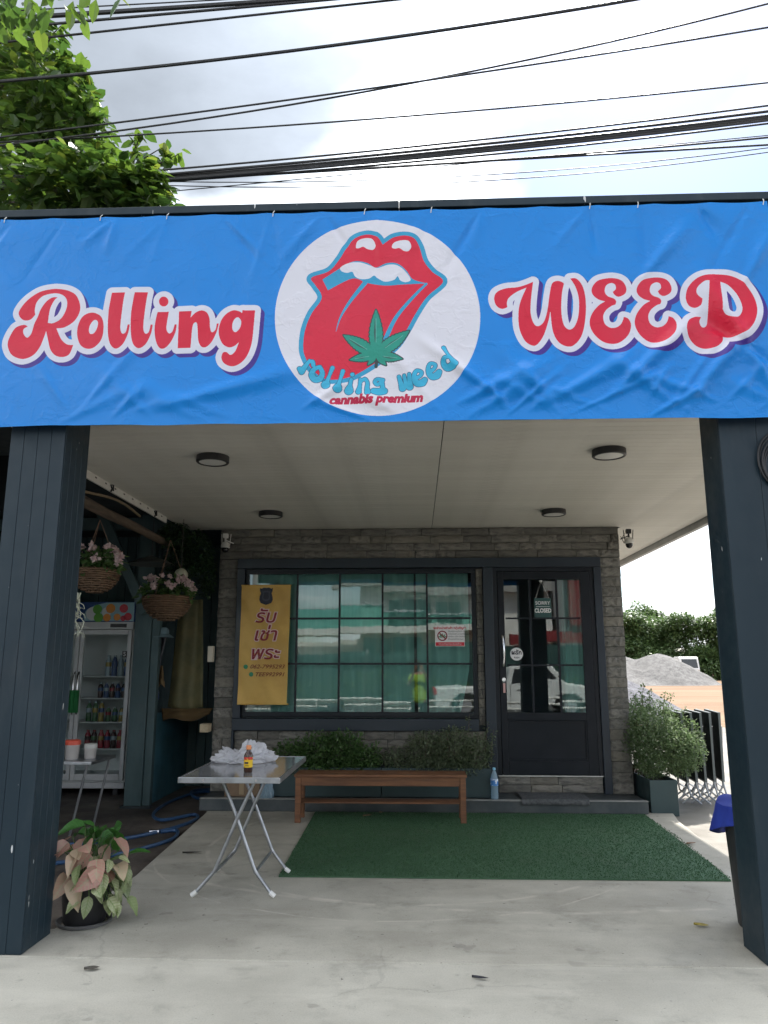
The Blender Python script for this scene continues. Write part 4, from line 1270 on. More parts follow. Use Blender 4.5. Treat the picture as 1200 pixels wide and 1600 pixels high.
def shrub(name, label, blobs, n, size, m, base, rng, nst=9, sprouts=()):
    t = thing(name, label, 'shrub', base)
    mb = leaf_cloud(blobs, n, size, rng, shape=4, flat=.7, droop=-.1, hollow=.3)
    st = MB()
    for i in range(nst):
        b = rng.choice(blobs)
        e = Vector((b[0] + rng.uniform(-.8, .8) * b[3], b[1] + rng.uniform(-.7, .7) * b[4], b[2] + rng.uniform(0, .9) * b[5]))
        s = Vector((b[0] + rng.uniform(-.3, .3) * b[3], base[1], base[2]))
        mid = (s + e) / 2 + Vector((rng.gauss(0, .02), rng.gauss(0, .02), .02))
        st.tube([s, mid, e], [.006, .004, .002], 5)
    for (sx_, sy_, sz0, sz1, lean) in sprouts:
        e = Vector((sx_ + lean, sy_, sz1))
        st.tube([(sx_, sy_, sz0), (sx_ + lean * .3, sy_, (sz0 + sz1) / 2), e], [.004, .003, .0015], 5)
        for q in range(16):
            f = q / 16
            p = Vector((sx_ + lean * f * f, sy_, sz0 + (sz1 - sz0) * f))
            sub = leaf_cloud([(p.x, p.y, p.z, .03, .03, .02, 1)], 4, size * 1.1, rng, shape=4, flat=.5, droop=-.2)
            mb.add(sub.v, sub.f)
    part('foliage', foliage_mesh(mb, 'foliage'), m, t)
    part('stems', st, M_STEM, t)
    return t
rng = random.Random(21)
shrub('box_shrub', 'dark green leafy shrubs filling the left window planter', [(-1.38, 8.62, .55, .20, .15, .15, 2), (-1.08, 8.61, .61, .22, .16, .19, 2.4), (-.80, 8.61, .62, .22, .16, .20, 2.5), (-.55, 8.62, .52, .20, .14, .14, 1.4), (-1.2, 8.60, .42, .35, .13, .10, 2), (-.75, 8.60, .42, .35, .13, .10, 2)],
      7500, .040, M_BUSHA, (-1.0, 8.66, .40), rng, 14, ((-1.32, 8.62, .55, .74, .01), (-.62, 8.62, .58, .80, .03), (-.82, 8.62, .6, .76, -.02), (-.48, 8.62, .5, .68, .05)))
shrub('box_shrub', 'grey-green fine-leaved shrubs filling the right window planter', [(-.22, 8.62, .50, .16, .14, .14, 1.2), (.10, 8.60, .61, .24, .17, .21, 3), (.40, 8.60, .63, .25, .17, .23, 3.2), (.64, 8.60, .58, .18, .16, .20, 2), (.3, 8.57, .43, .45, .13, .12, 3)],
      9500, .032, M_BUSHB, (.3, 8.66, .40), rng, 16, ((.55, 8.6, .6, .98, .03), (.74, 8.6, .55, .90, .04), (.80, 8.58, .5, .82, .03), (.06, 8.6, .6, .80, -.02), (.36, 8.6, .65, .83, .0)))
# right hand planter and its shrub
planter('planter_box', 'dark planter trough standing by the right corner of the shop', 2.43, 2.715, 8.47, 9.9, -.03, .325)
shrub('garden_shrub', 'big rounded sunlit shrub in the trough at the shop corner', [(2.66, 8.85, .64, .38, .38, .33, 3), (2.62, 9.2, .85, .42, .42, .30, 3), (2.86, 8.85, .58, .30, .32, .27, 2.6), (2.98, 9.1, .72, .24, .3, .24, 1.4), (2.62, 9.55, .75, .36, .36, .32, 1.5), (2.45, 8.75, .72, .14, .2, .34, 1), (2.50, 8.62, .48, .16, .12, .16, 1.0)],
      19000, .038, M_BUSHC, (2.57, 9.1, .28), rng, 20, ((2.55, 9.0, 1.0, 1.30, .04), (2.78, 9.0, .95, 1.22, .05), (2.85, 9.1, .9, 1.20, .10), (2.46, 8.9, .95, 1.2, -.02), (2.95, 9.0, .8, 1.05, .10), (2.66, 9.1, 1.0, 1.22, .02)))

# water bottle and door mat on the step
wx, wy, wz = .815, 8.47, .128
wb = thing('water_bottle', 'clear plastic water bottle with blue label standing on the step', 'bottle', (wx, wy, wz))
k = NT('clear blue plastic')
tp = k.n('ShaderNodeBsdfTransparent'); tp.inputs[0].default_value = (.72, .86, .95, 1)
k.base((.45, .6, .7)); k.b.inputs['Roughness'].default_value = .08
mx_ = k.n('ShaderNodeMixShader'); mx_.inputs[0].default_value = .60
k.l(k.b.outputs[0], mx_.inputs[1]); k.l(tp.outputs[0], mx_.inputs[2]); k.l(mx_.outputs[0], k.out.inputs[0])
prof = [(.001, .001), (.036, .0015), (.040, .008)]
for i in range(9):
    prof += [(.040 - .002 * (i % 2), .02 + i * .012)]
prof += [(.041, .14), (.041, .20), (.038, .22), (.026, .258), (.014, .285), (.013, .298)]
part('bottle_body', MB().lathe(prof, (wx, wy, wz), 24), k.m, wb, smooth=True)
part('label', MB().lathe([(.0418, .135), (.0418, .205)], (wx, wy, wz), 24, cap=False), mat('blue bottle label', (.06, .22, .55), .4, col2=(.75, .8, .85), nscale=24, lo=.5, hi=.56), wb, smooth=True)
part('cap', MB().lathe([(.016, .292), (.016, .312), (.013, .315), (.001, .315)], (wx, wy, wz), 18), mat('pale blue cap', (.25, .55, .75), .4), wb, smooth=True)
M_MAT = mat('grey door mat fibre', (.060, .064, .068), .95, col2=(.105, .11, .112), nscale=30, bump=.9, bscale=160, bdist=.006)
mb = MB(); nx, ny = 40, 24
for j in range(ny + 1):
    for i in range(nx + 1):
        s, t = i / nx, j / ny
        x = 1.075 + .70 * s + .045 * (1 - t) * s * 0 + .02 * math.sin(t * 3)
        y = 8.83 - .47 * t
        over = max(0, 8.395 - y)
        z = .136 + .004 * mnoise.noise(Vector((x * 6, y * 6, 0)))
        if y < 8.392:
            z -= (8.392 - y) * 1.5 + .004 * math.sin(s * 23); y = 8.392 - (8.392 - y) * .35 - .006
        mb.v.append((x, y, z))
for j in range(ny):
    for i in range(nx):
        a = j * (nx + 1) + i
        mb.f.append((a, a + nx + 1, a + nx + 2, a + 1))
o = tag(part('door_mat', mb, M_MAT, smooth=True), 'grey fibre door mat lying on the step, sagging over its edge', 'mat')
sm = o.modifiers.new('thickness', 'SOLIDIFY'); sm.thickness = .007; sm.offset = 1
# things stacked on the step behind the folding table
cb = thing('cardboard_box', 'brown cardboard box on the step behind the folding table', 'box', (-1.85, 8.65, .129))
M_CARD = mat('cardboard', (.22, .15, .095), .85, col2=(.17, .115, .075), nscale=4)
part('carton', MB().box(-2.06, -1.68, 8.50, 8.80, .129, .30), M_CARD, cb, bevel=.004)
part('flap', MB().box(-2.055, -1.685, 8.497, 8.64, .3015, .307), M_CARD, cb)
part('tape', MB().box(-1.90, -1.85, 8.4945, 8.4985, .15, .30), mat('brown tape', (.30, .22, .13), .4), cb)
mb = MB(); n1, n2 = 40, 18
for j in range(n2 + 1):
    ph = PI / 2 * j / n2
    for i in range(n1):
        a = 2 * PI * i / n1
        d = Vector((math.cos(a) * math.cos(ph), math.sin(a) * math.cos(ph), math.sin(ph)))
        r = 1 + .35 * mnoise.noise(d * 2.5 + Vector((9, 0, 1))) + .1 * abs(mnoise.noise(d * 8))
        mb.v.append((-1.84 + d.x * .22 * r, 8.64 + d.y * .11 * r, .308 + max(0, d.z) * .10 * r))
for j in range(n2):
    for i in range(n1):
        mb.f.append((j * n1 + i, j * n1 + (i + 1) % n1, (j + 1) * n1 + (i + 1) % n1, (j + 1) * n1 + i))
tag(part('paper_sack', mb, mat('cream sacking', (.40, .35, .27), .9, col2=(.3, .26, .2), nscale=9), smooth=True), 'crumpled cream sack heaped on the cardboard box', 'sack')
mb = MB(); 
for j in range(n2 + 1):
    ph = PI / 2 * j / n2
    for i in range(n1):
        a = 2 * PI * i / n1
        d = Vector((math.cos(a) * math.cos(ph), math.sin(a) * math.cos(ph), math.sin(ph)))
        r = 1 + .3 * mnoise.noise(d * 3 + Vector((4, 7, 1))) + .15 * abs(mnoise.noise(d * 9))
        mb.v.append((-1.60 + d.x * .075 * r, 8.47 + d.y * .07 * r, .129 + max(0, d.z) * .20 * r))
for j in range(n2):
    for i in range(n1):
        mb.f.append((j * n1 + i, j * n1 + (i + 1) % n1, (j + 1) * n1 + (i + 1) % n1, (j + 1) * n1 + i))
tag(part('plastic_wrap', mb, k.m, smooth=True), 'small bundle of clear plastic wrap beside the cardboard box', 'wrap')

# rubbish bin and blue cloth behind the right pillar
rb = thing('rubbish_bin', 'tall dark rubbish bin half hidden behind the right pillar', 'bin', (2.08, 4.92, 0))
M_BIN = mat('dark bin plastic', (.014, .016, .019), .5)
part('bin_body', MB().lathe([(.001, .001), (.185, .001), (.19, .01), (.225, .66), (.215, .66), (.18, .03)], (2.075, 4.93, 0), 32, cap=False), M_BIN, rb, smooth=True)
part('rim', MB().tube([(2.075 + .228 * math.cos(a * PI / 20), 4.93 + .228 * math.sin(a * PI / 20), .66) for a in range(41)], .010, 8), mat('pale bin rim', (.5, .5, .52), .4), rb, smooth=True)
mb = MB(); nx, ny = 40, 26
for j in range(ny + 1):
    for i in range(nx + 1):
        s, t = i / nx, j / ny
        an = PI * .55 + s * PI * .95
        if t < .35:
            q = t / .35; rad = .255 * q; z = .70 + .02 * math.sin(s * 9) * q - .012 * q
        else:
            q = (t - .35) / .65; rad = .255 + .035 * q + .018 * math.sin(s * 21) * q; z = .69 - q * (.16 + .06 * math.sin(s * 5 + 1))
        mb.v.append((2.075 + rad * math.cos(an), 4.93 + rad * math.sin(an), z + .006 * mnoise.noise(Vector((s * 8, t * 8, 2)))))
for j in range(ny):
    for i in range(nx):
        a = j * (nx + 1) + i
        mb.f.append((a, a + 1, a + nx + 2, a + nx + 1))
o = tag(part('blue_cloth', mb, mat('royal blue cloth', (.012, .030, .27), .8, col2=(.018, .045, .34), nscale=8), smooth=True), 'royal blue cloth draped over the rubbish bin by the right pillar', 'cloth')
sm = o.modifiers.new('thickness', 'SOLIDIFY'); sm.thickness = .004
# cable coil on the right pillar
cc_ = MB()
for q in range(5):
    cc_.tube([(2.10 + (.085 + .01 * q) * math.cos(a * PI / 16), 4.325 - .008 * (q % 3), 2.62 + (.12 + .012 * q) * math.sin(a * PI / 16) + .01 * q) for a in range(33)], .006, 6)
tag(part('cable_coil', cc_, M_BLACKP, smooth=True), 'coil of black cable hung on the front of the right pillar', 'cable coil')

# folded tables leaning upright by the shrub
M_FTOP = mat('dark green table top', (.014, .022, .021), .85, spec=.08, col2=(.020, .030, .028), nscale=3)
M_FEDGE = mat('grey table edge', (.16, .18, .18), .5, spec=.2)
fx = [3.03, 3.14, 3.25, 3.36, 3.47]
nm = ['leftmost', 'second from the left', 'middle', 'second from the right', 'rightmost']
proto = None
for i, x in enumerate(fx):
    lb = 'dark folded table standing on edge by the shrub, %s of five' % nm[i]
    if proto is None:
        proto = thing('folded_table', lb, 'table', (0, 0, 0), 'folded tables by the shrub')
        part('tabletop', MB().box(-.011, .011, -.36, .36, .27, 1.0), M_FTOP, proto, bevel=.006)
        part('edge_strip', MB().box(-.012, .012, -.372, -.361, .265, 1.005).box(-.016, .016, .361, .372, .265, 1.005).box(-.016, .016, -.360, .360, 1.001, 1.010).box(-.016, .016, -.36, .36, .260, .269), M_FEDGE, proto)
        for sy in (-1, 1):
            part('leg', MB().tube([(.03, sy * .26, .85), (.03, sy * .20, .22), (.05, sy * .24, .10), (.15, sy * .27, .015)], .011, 8), M_STEEL, proto, smooth=True)
            part('leg', MB().tube([(.045, sy * .22, .85), (.03, sy * .18, .20), (-.03, sy * .20, .09), (-.14, sy * .22, .015)], .011, 8), M_STEEL, proto, smooth=True)
        part('crossbar', MB().tube([(.04, -.21, .17), (.04, .21, .17)], .009, 8), M_STEEL, proto)
        r_ = proto
    else:
        r_ = copy_tree(proto)
        r_['label'] = lb
    r_.location = (x, 9.35 + .02 * i, -.03)
    r_.rotation_euler = (0, R(-1.5 + .6 * i), R(-4 - 1.2 * i))

# potted plant by the left pillar
pp = thing('potted_plant', 'pink and green leafed plant in a black pot beside the left pillar', 'plant', (-1.99, 4.86, 0))
part('pot', MB().lathe([(.001, .003), (.115, .003), (.12, .012), (.145, .22), (.155, .225), (.155, .25), (.14, .25), (.13, .20), (.001, .19)], (-1.99, 4.86, 0), 28), M_BLACKP, pp, smooth=True)
part('saucer', MB().lathe([(.13, .0015), (.155, .002), (.165, .02), (.155, .022), (.13, .008)], (-1.99, 4.86, 0), 28, cap=False), mat('dusty grey plastic', (.12, .12, .12), .7), pp, smooth=True)
def leafmesh(name, L, w, m):
    mb = MB(); n = 8
    for i in range(n + 1):
        t = i / n
        hw = w * (math.sin(PI * t ** .72) ** .8) * .5 if 0 < t < 1 else .0015
        zc = -.32 * L * t * t
        for s in (-1, -.5, 0, .5, 1):
            mb.v.append((s * hw, L * t, zc + abs(s) * hw * .38 + .002 * math.sin(t * 20) * abs(s)))
    for i in range(n):
        for q in range(4):
            a = i * 5 + q
            mb.f.append((a, a + 1, a + 6, a + 5))
    me = mb.mesh(name, smooth=True)
    me.materials.append(m)
    return me
def veined(name, a, b):
    k = NT(name)
    sx_ = k.n('ShaderNodeSeparateXYZ'); k.l(k.tc.outputs['Object'], sx_.inputs[0])
    ax_ = k.math('ABSOLUTE', sx_.outputs[0])
    v = k.math('SINE', k.math('MULTIPLY', k.math('SUBTRACT', sx_.outputs[1], k.math('MULTIPLY', ax_, .8)), 380))
    f = k.math('ADD', k.ramp(v, .1, 1.0, 0, .55), k.ramp(ax_, .001, .005, .8, 0), clamp=True)
    f = k.math('MAXIMUM', f, k.ramp(k.noise(22, 4, .6), .5, .62, 0, .7))
    c = k.mix(f, a, b)
    c = k.mix(k.ramp(k.math('FRACT', k.math('MULTIPLY', k.rand(), 7.7)), .35, 1.0, 0, .75), c, b)
    h = k.n('ShaderNodeHueSaturation'); k.l(c, h.inputs['Color']); k.l(k.ramp(k.rand(), 0, 1, .75, 1.25), h.inputs['Value'])
    k.base(h.outputs[0]); k.b.inputs['Roughness'].default_value = .42
    tr = k.n('ShaderNodeBsdfTranslucent'); k.l(h.outputs[0], tr.inputs[0])
    mx = k.n('ShaderNodeMixShader'); mx.inputs[0].default_value = .22
    k.l(k.b.outputs[0], mx.inputs[1]); k.l(tr.outputs[0], mx.inputs[2]); k.l(mx.outputs[0], k.out.inputs[0])
    return k.m
LPINK = leafmesh('leaf', .145, .10, veined('pink leaf', (.52, .27, .22), (.44, .38, .25)))
LPALE = leafmesh('leaf', .11, .07, veined('pale leaf', (.38, .40, .24), (.20, .27, .10)))
LGREEN = leafmesh('leaf', .15, .085, veined('green leaf', (.06, .19, .035), (.035, .12, .022)))
rng = random.Random(14)
stm = MB()
spec = []
for i in range(24):
    spec.append((LPINK, rng.uniform(-.14, .16), rng.uniform(-.20, .04), rng.uniform(.27, .50), rng.uniform(-50, 5)))
for i in range(30):
    spec.append((LPALE, rng.uniform(-.06, .20), rng.uniform(-.20, .05), rng.uniform(.13, .40), rng.uniform(-70, -10)))
for i in range(20):
    spec.append((LGREEN, rng.uniform(-.15, .18), rng.uniform(-.04, .14), rng.uniform(.36, .56), rng.uniform(5, 70)))
for i in range(14):
    spec.append((LPALE, rng.uniform(.12, .24), rng.uniform(-.14, .04), rng.uniform(.12, .34), rng.uniform(-80, -30)))
for me, dx, dy, z, tilt in spec:
    p = Vector((-1.955 + dx, 4.86 + dy, z))
    o = bpy.data.objects.new('leaf', me); COL.objects.link(o); o.parent = pp
    o.location = p - ORG[pp.name]
    yaw = math.atan2(-(dx + rng.gauss(0, .08)), dy - .06 + rng.gauss(0, .08))
    o.rotation_euler = (R(tilt), R(rng.gauss(0, 22)), yaw)
    sz_ = rng.uniform(.6, 1.12); o.scale = (sz_ * rng.uniform(.8, 1.1), sz_, sz_ * rng.uniform(.6, 1.8))
    b = Vector((-1.985 + dx * .25, 4.86 + dy * .25, .20))
    stm.tube([b, (b + p) / 2 + Vector((0, 0, .06)), p], [.005, .004, .003], 5)
part('stems', stm, mat('green stem', (.08, .14, .04), .6), pp)

# litter
def litter(name, label, pos, L, w, col, rot, cat):
    mb = MB(); n = 6
    for i in range(n + 1):
        t = i / n; hw = w * math.sin(PI * min(.97, max(.03, t))) * .5
        for s in (-1, 0, 1):
            mb.v.append((L * (t - .5), s * hw, .004 + .012 * abs(s) * (1 - t) + .010 * t * t))
    for i in range(n):
        for q in range(2):
            a = i * 3 + q
            mb.f.append((a, a + 1, a + 4, a + 3))
    o = part(name, mb, mat('litter %s' % col[0], col[1], .7, col2=tuple(x * .6 for x in col[1]), nscale=30), smooth=True)
    o.location = pos; o.rotation_euler = (0, 0, R(rot))
    tag(o, label, cat)
litter('fallen_leaf', 'yellow fallen leaf on the concrete at the right', (1.66, 4.93, 0), .085, .055, ('yellow', (.42, .33, .06)), -25, 'leaf')
litter('feather', 'dark feather lying on the front concrete', (.30, 4.10, 0.001), .085, .028, ('dark', (.03, .03, .04)), -20, 'feather')
litter('fallen_leaf', 'flat grey leaf on the concrete at the lower left', (-1.64, 4.14, 0.001), .075, .05, ('grey', (.10, .09, .075)), 10, 'leaf')
litter('fallen_leaf', 'large dry brown leaf on the turf under the bench', (-.50, 8.08, .018), .10, .07, ('brown', (.30, .20, .12)), 30, 'leaf')
litter('fallen_leaf', 'small dry brown leaf on the turf, right of the larger one under the bench', (-.37, 8.24, .018), .06, .05, ('tan', (.33, .25, .16)), -60, 'leaf')
litter('fallen_leaf', 'dry leaf on the pale concrete right of the turf', (2.34, 7.05, .002), .09, .05, ('rust', (.26, .14, .07)), 15, 'leaf')
litter('twig_scrap', 'dark scrap of twig on the bare concrete left of the table', (-1.83, 6.55, .002), .16, .03, ('black', (.02, .018, .016)), 5, 'twig')
# ==================================================================== lean-to beside the shop
ln = thing('lean_to', 'dark teal timber lean-to filling the gap left of the shop', 'shed', (-4, 8.8, -.055))
part('roof_sheet', MB().box(-7.2, -2.55, 4.75, 13.6, 3.28, 3.32), M_DARKWALL, ln)
part('added_shade_board', MB().box(-7.2, -2.95, 6.20, 6.24, 2.80, 3.275), mat('painted shade board', (.005, .006, .007), .95, spec=.1), ln)  # board added to block sky light, coloured black to stand in for shade
part('added_outer_wall', MB().box(-5.32, -5.25, 5.0, 13.2, -.055, 3.275), M_DARKWALL, ln)  # unseen side wall, added to keep the lean-to interior dark
part('front_screen', MB().box(-7.2, -5.33, 4.76, 4.83, -.055, 3.275), M_DARKWALL, ln)
for i in range(25):
    x = -5.245 + i * .122
    part('wall_board', MB().box(x, x + .118, 10.42 + .006 * (i % 3), 10.45, -.055, 3.275), M_TEAL, ln, bevel=.004, seg=1)
part('wall_backing', MB().box(-5.24, -2.19, 10.462, 10.49, -.055, 3.275), M_DARKWALL, ln)
part('alley_wall', MB().box(-2.30, -2.325, 9.06, 13.1, .0, 3.05), M_DARKWALL, ln)
part('post', MB().box(-3.27, -3.075, 8.83, 8.95, -.055, 3.275), M_TEAL, ln, bevel=.006)
part('post', MB().box(-3.072, -2.985, 8.86, 8.95, -.055, 2.4), M_TEAL, ln, bevel=.006)
part('brace', MB().beam((-3.80, 8.78, 3.40), (-3.13, 8.78, 2.10), .115, .05, up=(0, 1, 0)), M_TEAL, ln, bevel=.004)
part('low_wall', MB().box(-3.09, -3.05, 8.955, 12.8, -.055, .95), mat('blue teal board', (.06, .17, .22), .6, col2=(.04, .12, .155), nscale=2.5, dirt=.4), ln, bevel=.004)
part('floor_plate', MB().box(-3.30, -2.96, 8.80, 8.9, -.056, -.03), M_DARKWALL, ln)
part('tie_beam', MB().box(-5.2, -2.85, 8.84, 8.94, 3.10, 3.24), M_TEAL, ln)
pb = MB().tube([(-2.85 + .012 * math.sin(i), 5.35 + i * .46, 2.885 + .008 * math.sin(i * 1.7)) for i in range(10)], [.052 - .0014 * i for i in range(10)], 12)
tag(part('timber_pole', pb, M_TIMBER, smooth=True), 'round timber pole slung under the left edge of the canopy', 'pole')
# slotted white rail on the canopy's left edge with its wire ties
sr = thing('slotted_rail', 'white slotted rail along the left edge of the porch ceiling', 'rail', (-2.735, 6.4, 3.05))
part('rail', MB().box(-2.745, -2.725, 5.25, 8.12, 3.035, 3.10), M_WHITE, sr)
for i in range(13):
    y = 5.35 + i * .215
    part('slot', MB().box(-2.7248, -2.7232, y, y + .035, 3.072, 3.084), M_BLACKP, sr)
for y in (6.55, 7.72):
    part('wire_tie', MB().tube([(-2.72, y, 3.03), (-2.718, y + .02, 3.06), (-2.722, y - .01, 3.085), (-2.718, y + .04, 3.10), (-2.72, y + .05, 3.045)], .008, 6), M_BLACKP, sr)
tag(part('slack_cable', MB().tube([(-2.80, 5.3 + i * .2, 2.98 - .05 * math.sin(i * .55)) for i in range(12)], .012, 8), mat('tan cable', (.22, .17, .11), .6), smooth=True), 'tan cable sagging below the slotted rail', 'cable')

# glass door fridge
fx0, fx1, fy0, fy1, fz0 = -4.92, -3.575, 9.60, 10.25, .0
fr = thing('display_fridge', 'white two-door glass display fridge with printed header in the lean-to', 'fridge', ((fx0 + fx1) / 2, 9.9, fz0))
M_FR = mat('fridge white steel', (.58, .59, .60), .4, col2=(.50, .51, .52), nscale=3, dirt=.3)
M_FRIN = mat('fridge liner', (.62, .64, .64), .5)
part('cabinet', MB().box(fx0, fx0 + .04, fy0 + .05, fy1, fz0 + .10, 1.95).box(fx1 - .04, fx1, fy0 + .05, fy1, fz0 + .10, 1.95).box(fx0 + .041, fx1 - .041, fy1 - .05, fy1, fz0 + .10, 1.95)
     .box(fx0 + .041, fx1 - .041, fy0 + .05, fy1 - .051, fz0 + .10, fz0 + .17).box(fx0 + .041, fx1 - .041, fy0 + .05, fy1 - .051, 1.90, 1.95), M_FRIN, fr)
part('kick_plate', MB().box(fx0, fx1, fy0 + .03, fy1 - .1, fz0 + .03, .098), M_FR, fr, bevel=.004)
part('foot', MB().box(fx0 + .1, fx0 + .16, fy0 + .1, fy0 + .16, -.055, .03), M_BLACKP, fr)
part('foot', MB().box(fx1 - .16, fx1 - .1, fy0 + .1, fy0 + .16, -.055, .03), M_BLACKP, fr)
part('control_band', MB().box(fx0, fx1, fy0 + .01, fy1, 1.952, 2.045), M_FR, fr, bevel=.004)
part('readout', MB().box(-3.87, -3.66, fy0 + .004, fy0 + .0095, 1.975, 2.02), M_BLACKP, fr)
hd = part('header', MB().box(fx0, fx1 - .0, fy0 + .03, fy0 + .35, 2.047, 2.30), mat('header blue', (.012, .055, .20), .4), fr, bevel=.004)
def fruit(cx, cz, r, m, y):
    part('header_print', vdisc(cx, cz, r, y, -.0012, 22), m, hd)
M_PG, M_PO, M_PR, M_PW, M_PC = (mat(n_, c_, .45) for n_, c_ in (('print green', (.10, .34, .03)), ('print orange', (.68, .24, .02)), ('print red', (.55, .02, .04)), ('print white', (.62, .64, .64)), ('print cyan', (.25, .42, .48))))
yh = fy0 + .0288
part('header_print', MB().prism([(x, yh, z) for x, z in ((-4.22, 2.06), (-4.24, 2.13), (-4.20, 2.20), (-4.10, 2.255), (-3.95, 2.29), (-3.585, 2.292), (-3.585, 2.055))], (0, -.001, 0)), M_PC, hd)
fruit(-4.12, 2.15, .085, M_PW, yh - .0012); fruit(-3.94, 2.17, .06, M_PW, yh - .0012)
for cx, cz, r, m in ((-4.04, 2.10, .06, M_PG), (-4.06, 2.205, .06, M_PG), (-3.89, 2.215, .06, M_PO), (-3.93, 2.10, .05, M_PO), (-3.80, 2.105, .045, M_PO), (-3.72, 2.215, .055, M_PR), (-3.66, 2.11, .05, M_PR), (-3.72, 2.09, .035, M_PR)):
    fruit(cx, cz, r, m, yh - .0026)
for d0, d1 in ((fx0 + .01, (fx0 + fx1) / 2 - .004), ((fx0 + fx1) / 2 + .004, fx1 - .01)):
    dr = part('door', MB().box(d0, d0 + .05, fy0, fy0 + .045, .125, 1.945).box(d1 - .05, d1, fy0, fy0 + .045, .125, 1.945).box(d0 + .051, d1 - .051, fy0, fy0 + .045, 1.885, 1.945).box(d0 + .051, d1 - .051, fy0, fy0 + .045, .125, .20), M_FR, fr, bevel=.005)
    part('glass', MB().add([(d0 + .05, fy0 + .02, .20), (d1 - .05, fy0 + .02, .20), (d1 - .05, fy0 + .02, 1.886), (d0 + .05, fy0 + .02, 1.886)], [(0, 1, 2, 3)]), M_CLEAR, dr)
    hx = d1 - .02 if d0 < -4.5 else d0 + .025
    part('handle', MB().tube([(hx, fy0 - .005, 1.42), (hx, fy0 - .04, 1.38), (hx, fy0 - .04, .95), (hx, fy0 - .005, .91)], .011, 8), M_CHROME, dr, smooth=True)
    part('handle_sleeve', MB().tube([(hx, fy0 - .041, 1.20), (hx, fy0 - .043, 1.10), (hx, fy0 - .041, .93)], .034, 10), mat('green cloth sleeve', (.02, .17, .05), .85), dr, smooth=True)
part('number_plate', MB().box(-3.69, -3.63, fy0 - .003, fy0 - .0005, 1.60, 1.68), M_BLACKP, fr)
part('number', stand(text_mesh('5', .075, bold=.001), (-3.66, fy0 - .004, 1.64)), M_PAPER, fr)
SH = [.49, .81, 1.10, 1.37, 1.70]
for z in SH[:4]:
    part('shelf', MB().box(fx0 + .045, fx1 - .045, fy0 + .09, fy1 - .06, z - .012, z), M_FR, fr)
M_DB = [mat('drink ' + n_, c_, .25) for n_, c_ in (('cola', (.03, .008, .008)), ('blue', (.03, .06, .16)), ('green', (.04, .10, .04)), ('clear', (.25, .31, .34)), ('red', (.22, .02, .03)), ('gold', (.26, .19, .05)))]
def drink(x, z, h, r, m, capm, lab, cat_, grp, y=None):
    y = y or fy0 + .16
    t = thing('drink_bottle', lab, 'bottle', (x, y, z), grp)
    part('bottle_body', MB().lathe([(.001, .001), (r * .95, .001), (r, h * .03), (r, h * .35), (r * .93, h * .42), (r, h * .5), (r, h * .70), (r * .82, h * .79), (r * .48, h * .89), (r * .45, h * .94)], (x, y, z), 10), m, t, smooth=True)
    part('label', MB().lathe([(r * 1.02, h * .45), (r * 1.02, h * .66)], (x, y, z), 10, cap=False), M_DB[(int(x * 100) + int(z * 10)) % 6], t, smooth=True)
    part('cap', MB().lathe([(r * .52, h * .92), (r * .52, h), (.001, h)], (x, y, z), 8), capm, t)
NMC = ['dark', 'blue', 'green', 'clear', 'red', 'gold']
ORD = ['first', 'second', 'third', 'fourth', 'fifth', 'sixth']
for z, h, r, ms, xs_, what in ((1.37, .26, .036, (3, 1), (-3.92, -3.84, -3.76, -3.68), 'clear water bottles on the top fridge shelf'), (1.10, .19, .034, (0, 1), (-4.00, -3.925, -3.85, -3.775, -3.70, -3.64), 'dark drink bottles on the second fridge shelf'),
                          (.81, .25, .034, (2, 2, 5), (-4.13, -4.05, -3.97, -3.88, -3.795, -3.71), 'green drink bottles on the middle fridge shelf'), (.49, .22, .038, (4, 0, 4), (-4.12, -4.04, -3.95, -3.87, -3.79, -3.71), 'red and dark drink bottles on the lowest fridge shelf')):
    shelf = {1.37: 'top', 1.10: 'second', .81: 'middle', .49: 'lowest'}[z]
    for i, x in enumerate(xs_):
        drink(x, z, h * (1 if z != .81 or i < 3 else .72), r, M_DB[ms[i % len(ms)]], M_DB[4 if z < .55 else 3], '%s drink bottle, %s from the left on the %s fridge shelf' % (NMC[ms[i % len(ms)]], ORD[i], shelf), 'bottle', what)

# little side table with tubs behind the left pillar
st_ = thing('side_table', 'small steel side table half hidden behind the left pillar', 'table', (-3.4, 7.55, -.055))
part('top', MB().box(-3.85, -3.05, 7.35, 7.95, .585, .615), M_STEEL, st_, bevel=.004)
for x, y in ((-3.82, 7.38), (-3.10, 7.38), (-3.82, 7.92), (-3.10, 7.92)):
    part('leg', MB().tube([(x, y, .59), (x + (.12 if x < -3.4 else -.12), y, -.05)], .013, 8), M_STEEL, st_)
def tub(x, y, r, h, lidm, label):
    t = thing('food_tub', label, 'tub', (x, y, .615))
    part('tub_body', MB().lathe([(.001, .001), (r * .85, .001), (r, h), (r * .95, h), (r * .8, .01)], (x, y, .615), 20, cap=False), mat('milky plastic', (.55, .52, .50), .35, trans=.3), t, smooth=True)
    part('lid', MB().lathe([(r * 1.05, h - .015), (r * 1.05, h + .02), (r * .9, h + .03), (.001, h + .03)], (x, y, .615), 20), lidm, t, smooth=True)
tub(-3.33, 7.55, .07, .15, mat('red tub lid', (.65, .10, .06), .4), 'milky plastic tub with red lid on the side table')
tub(-3.18, 7.62, .06, .11, mat('clear tub lid', (.5, .5, .48), .3), 'milky plastic tub with pale lid on the side table')

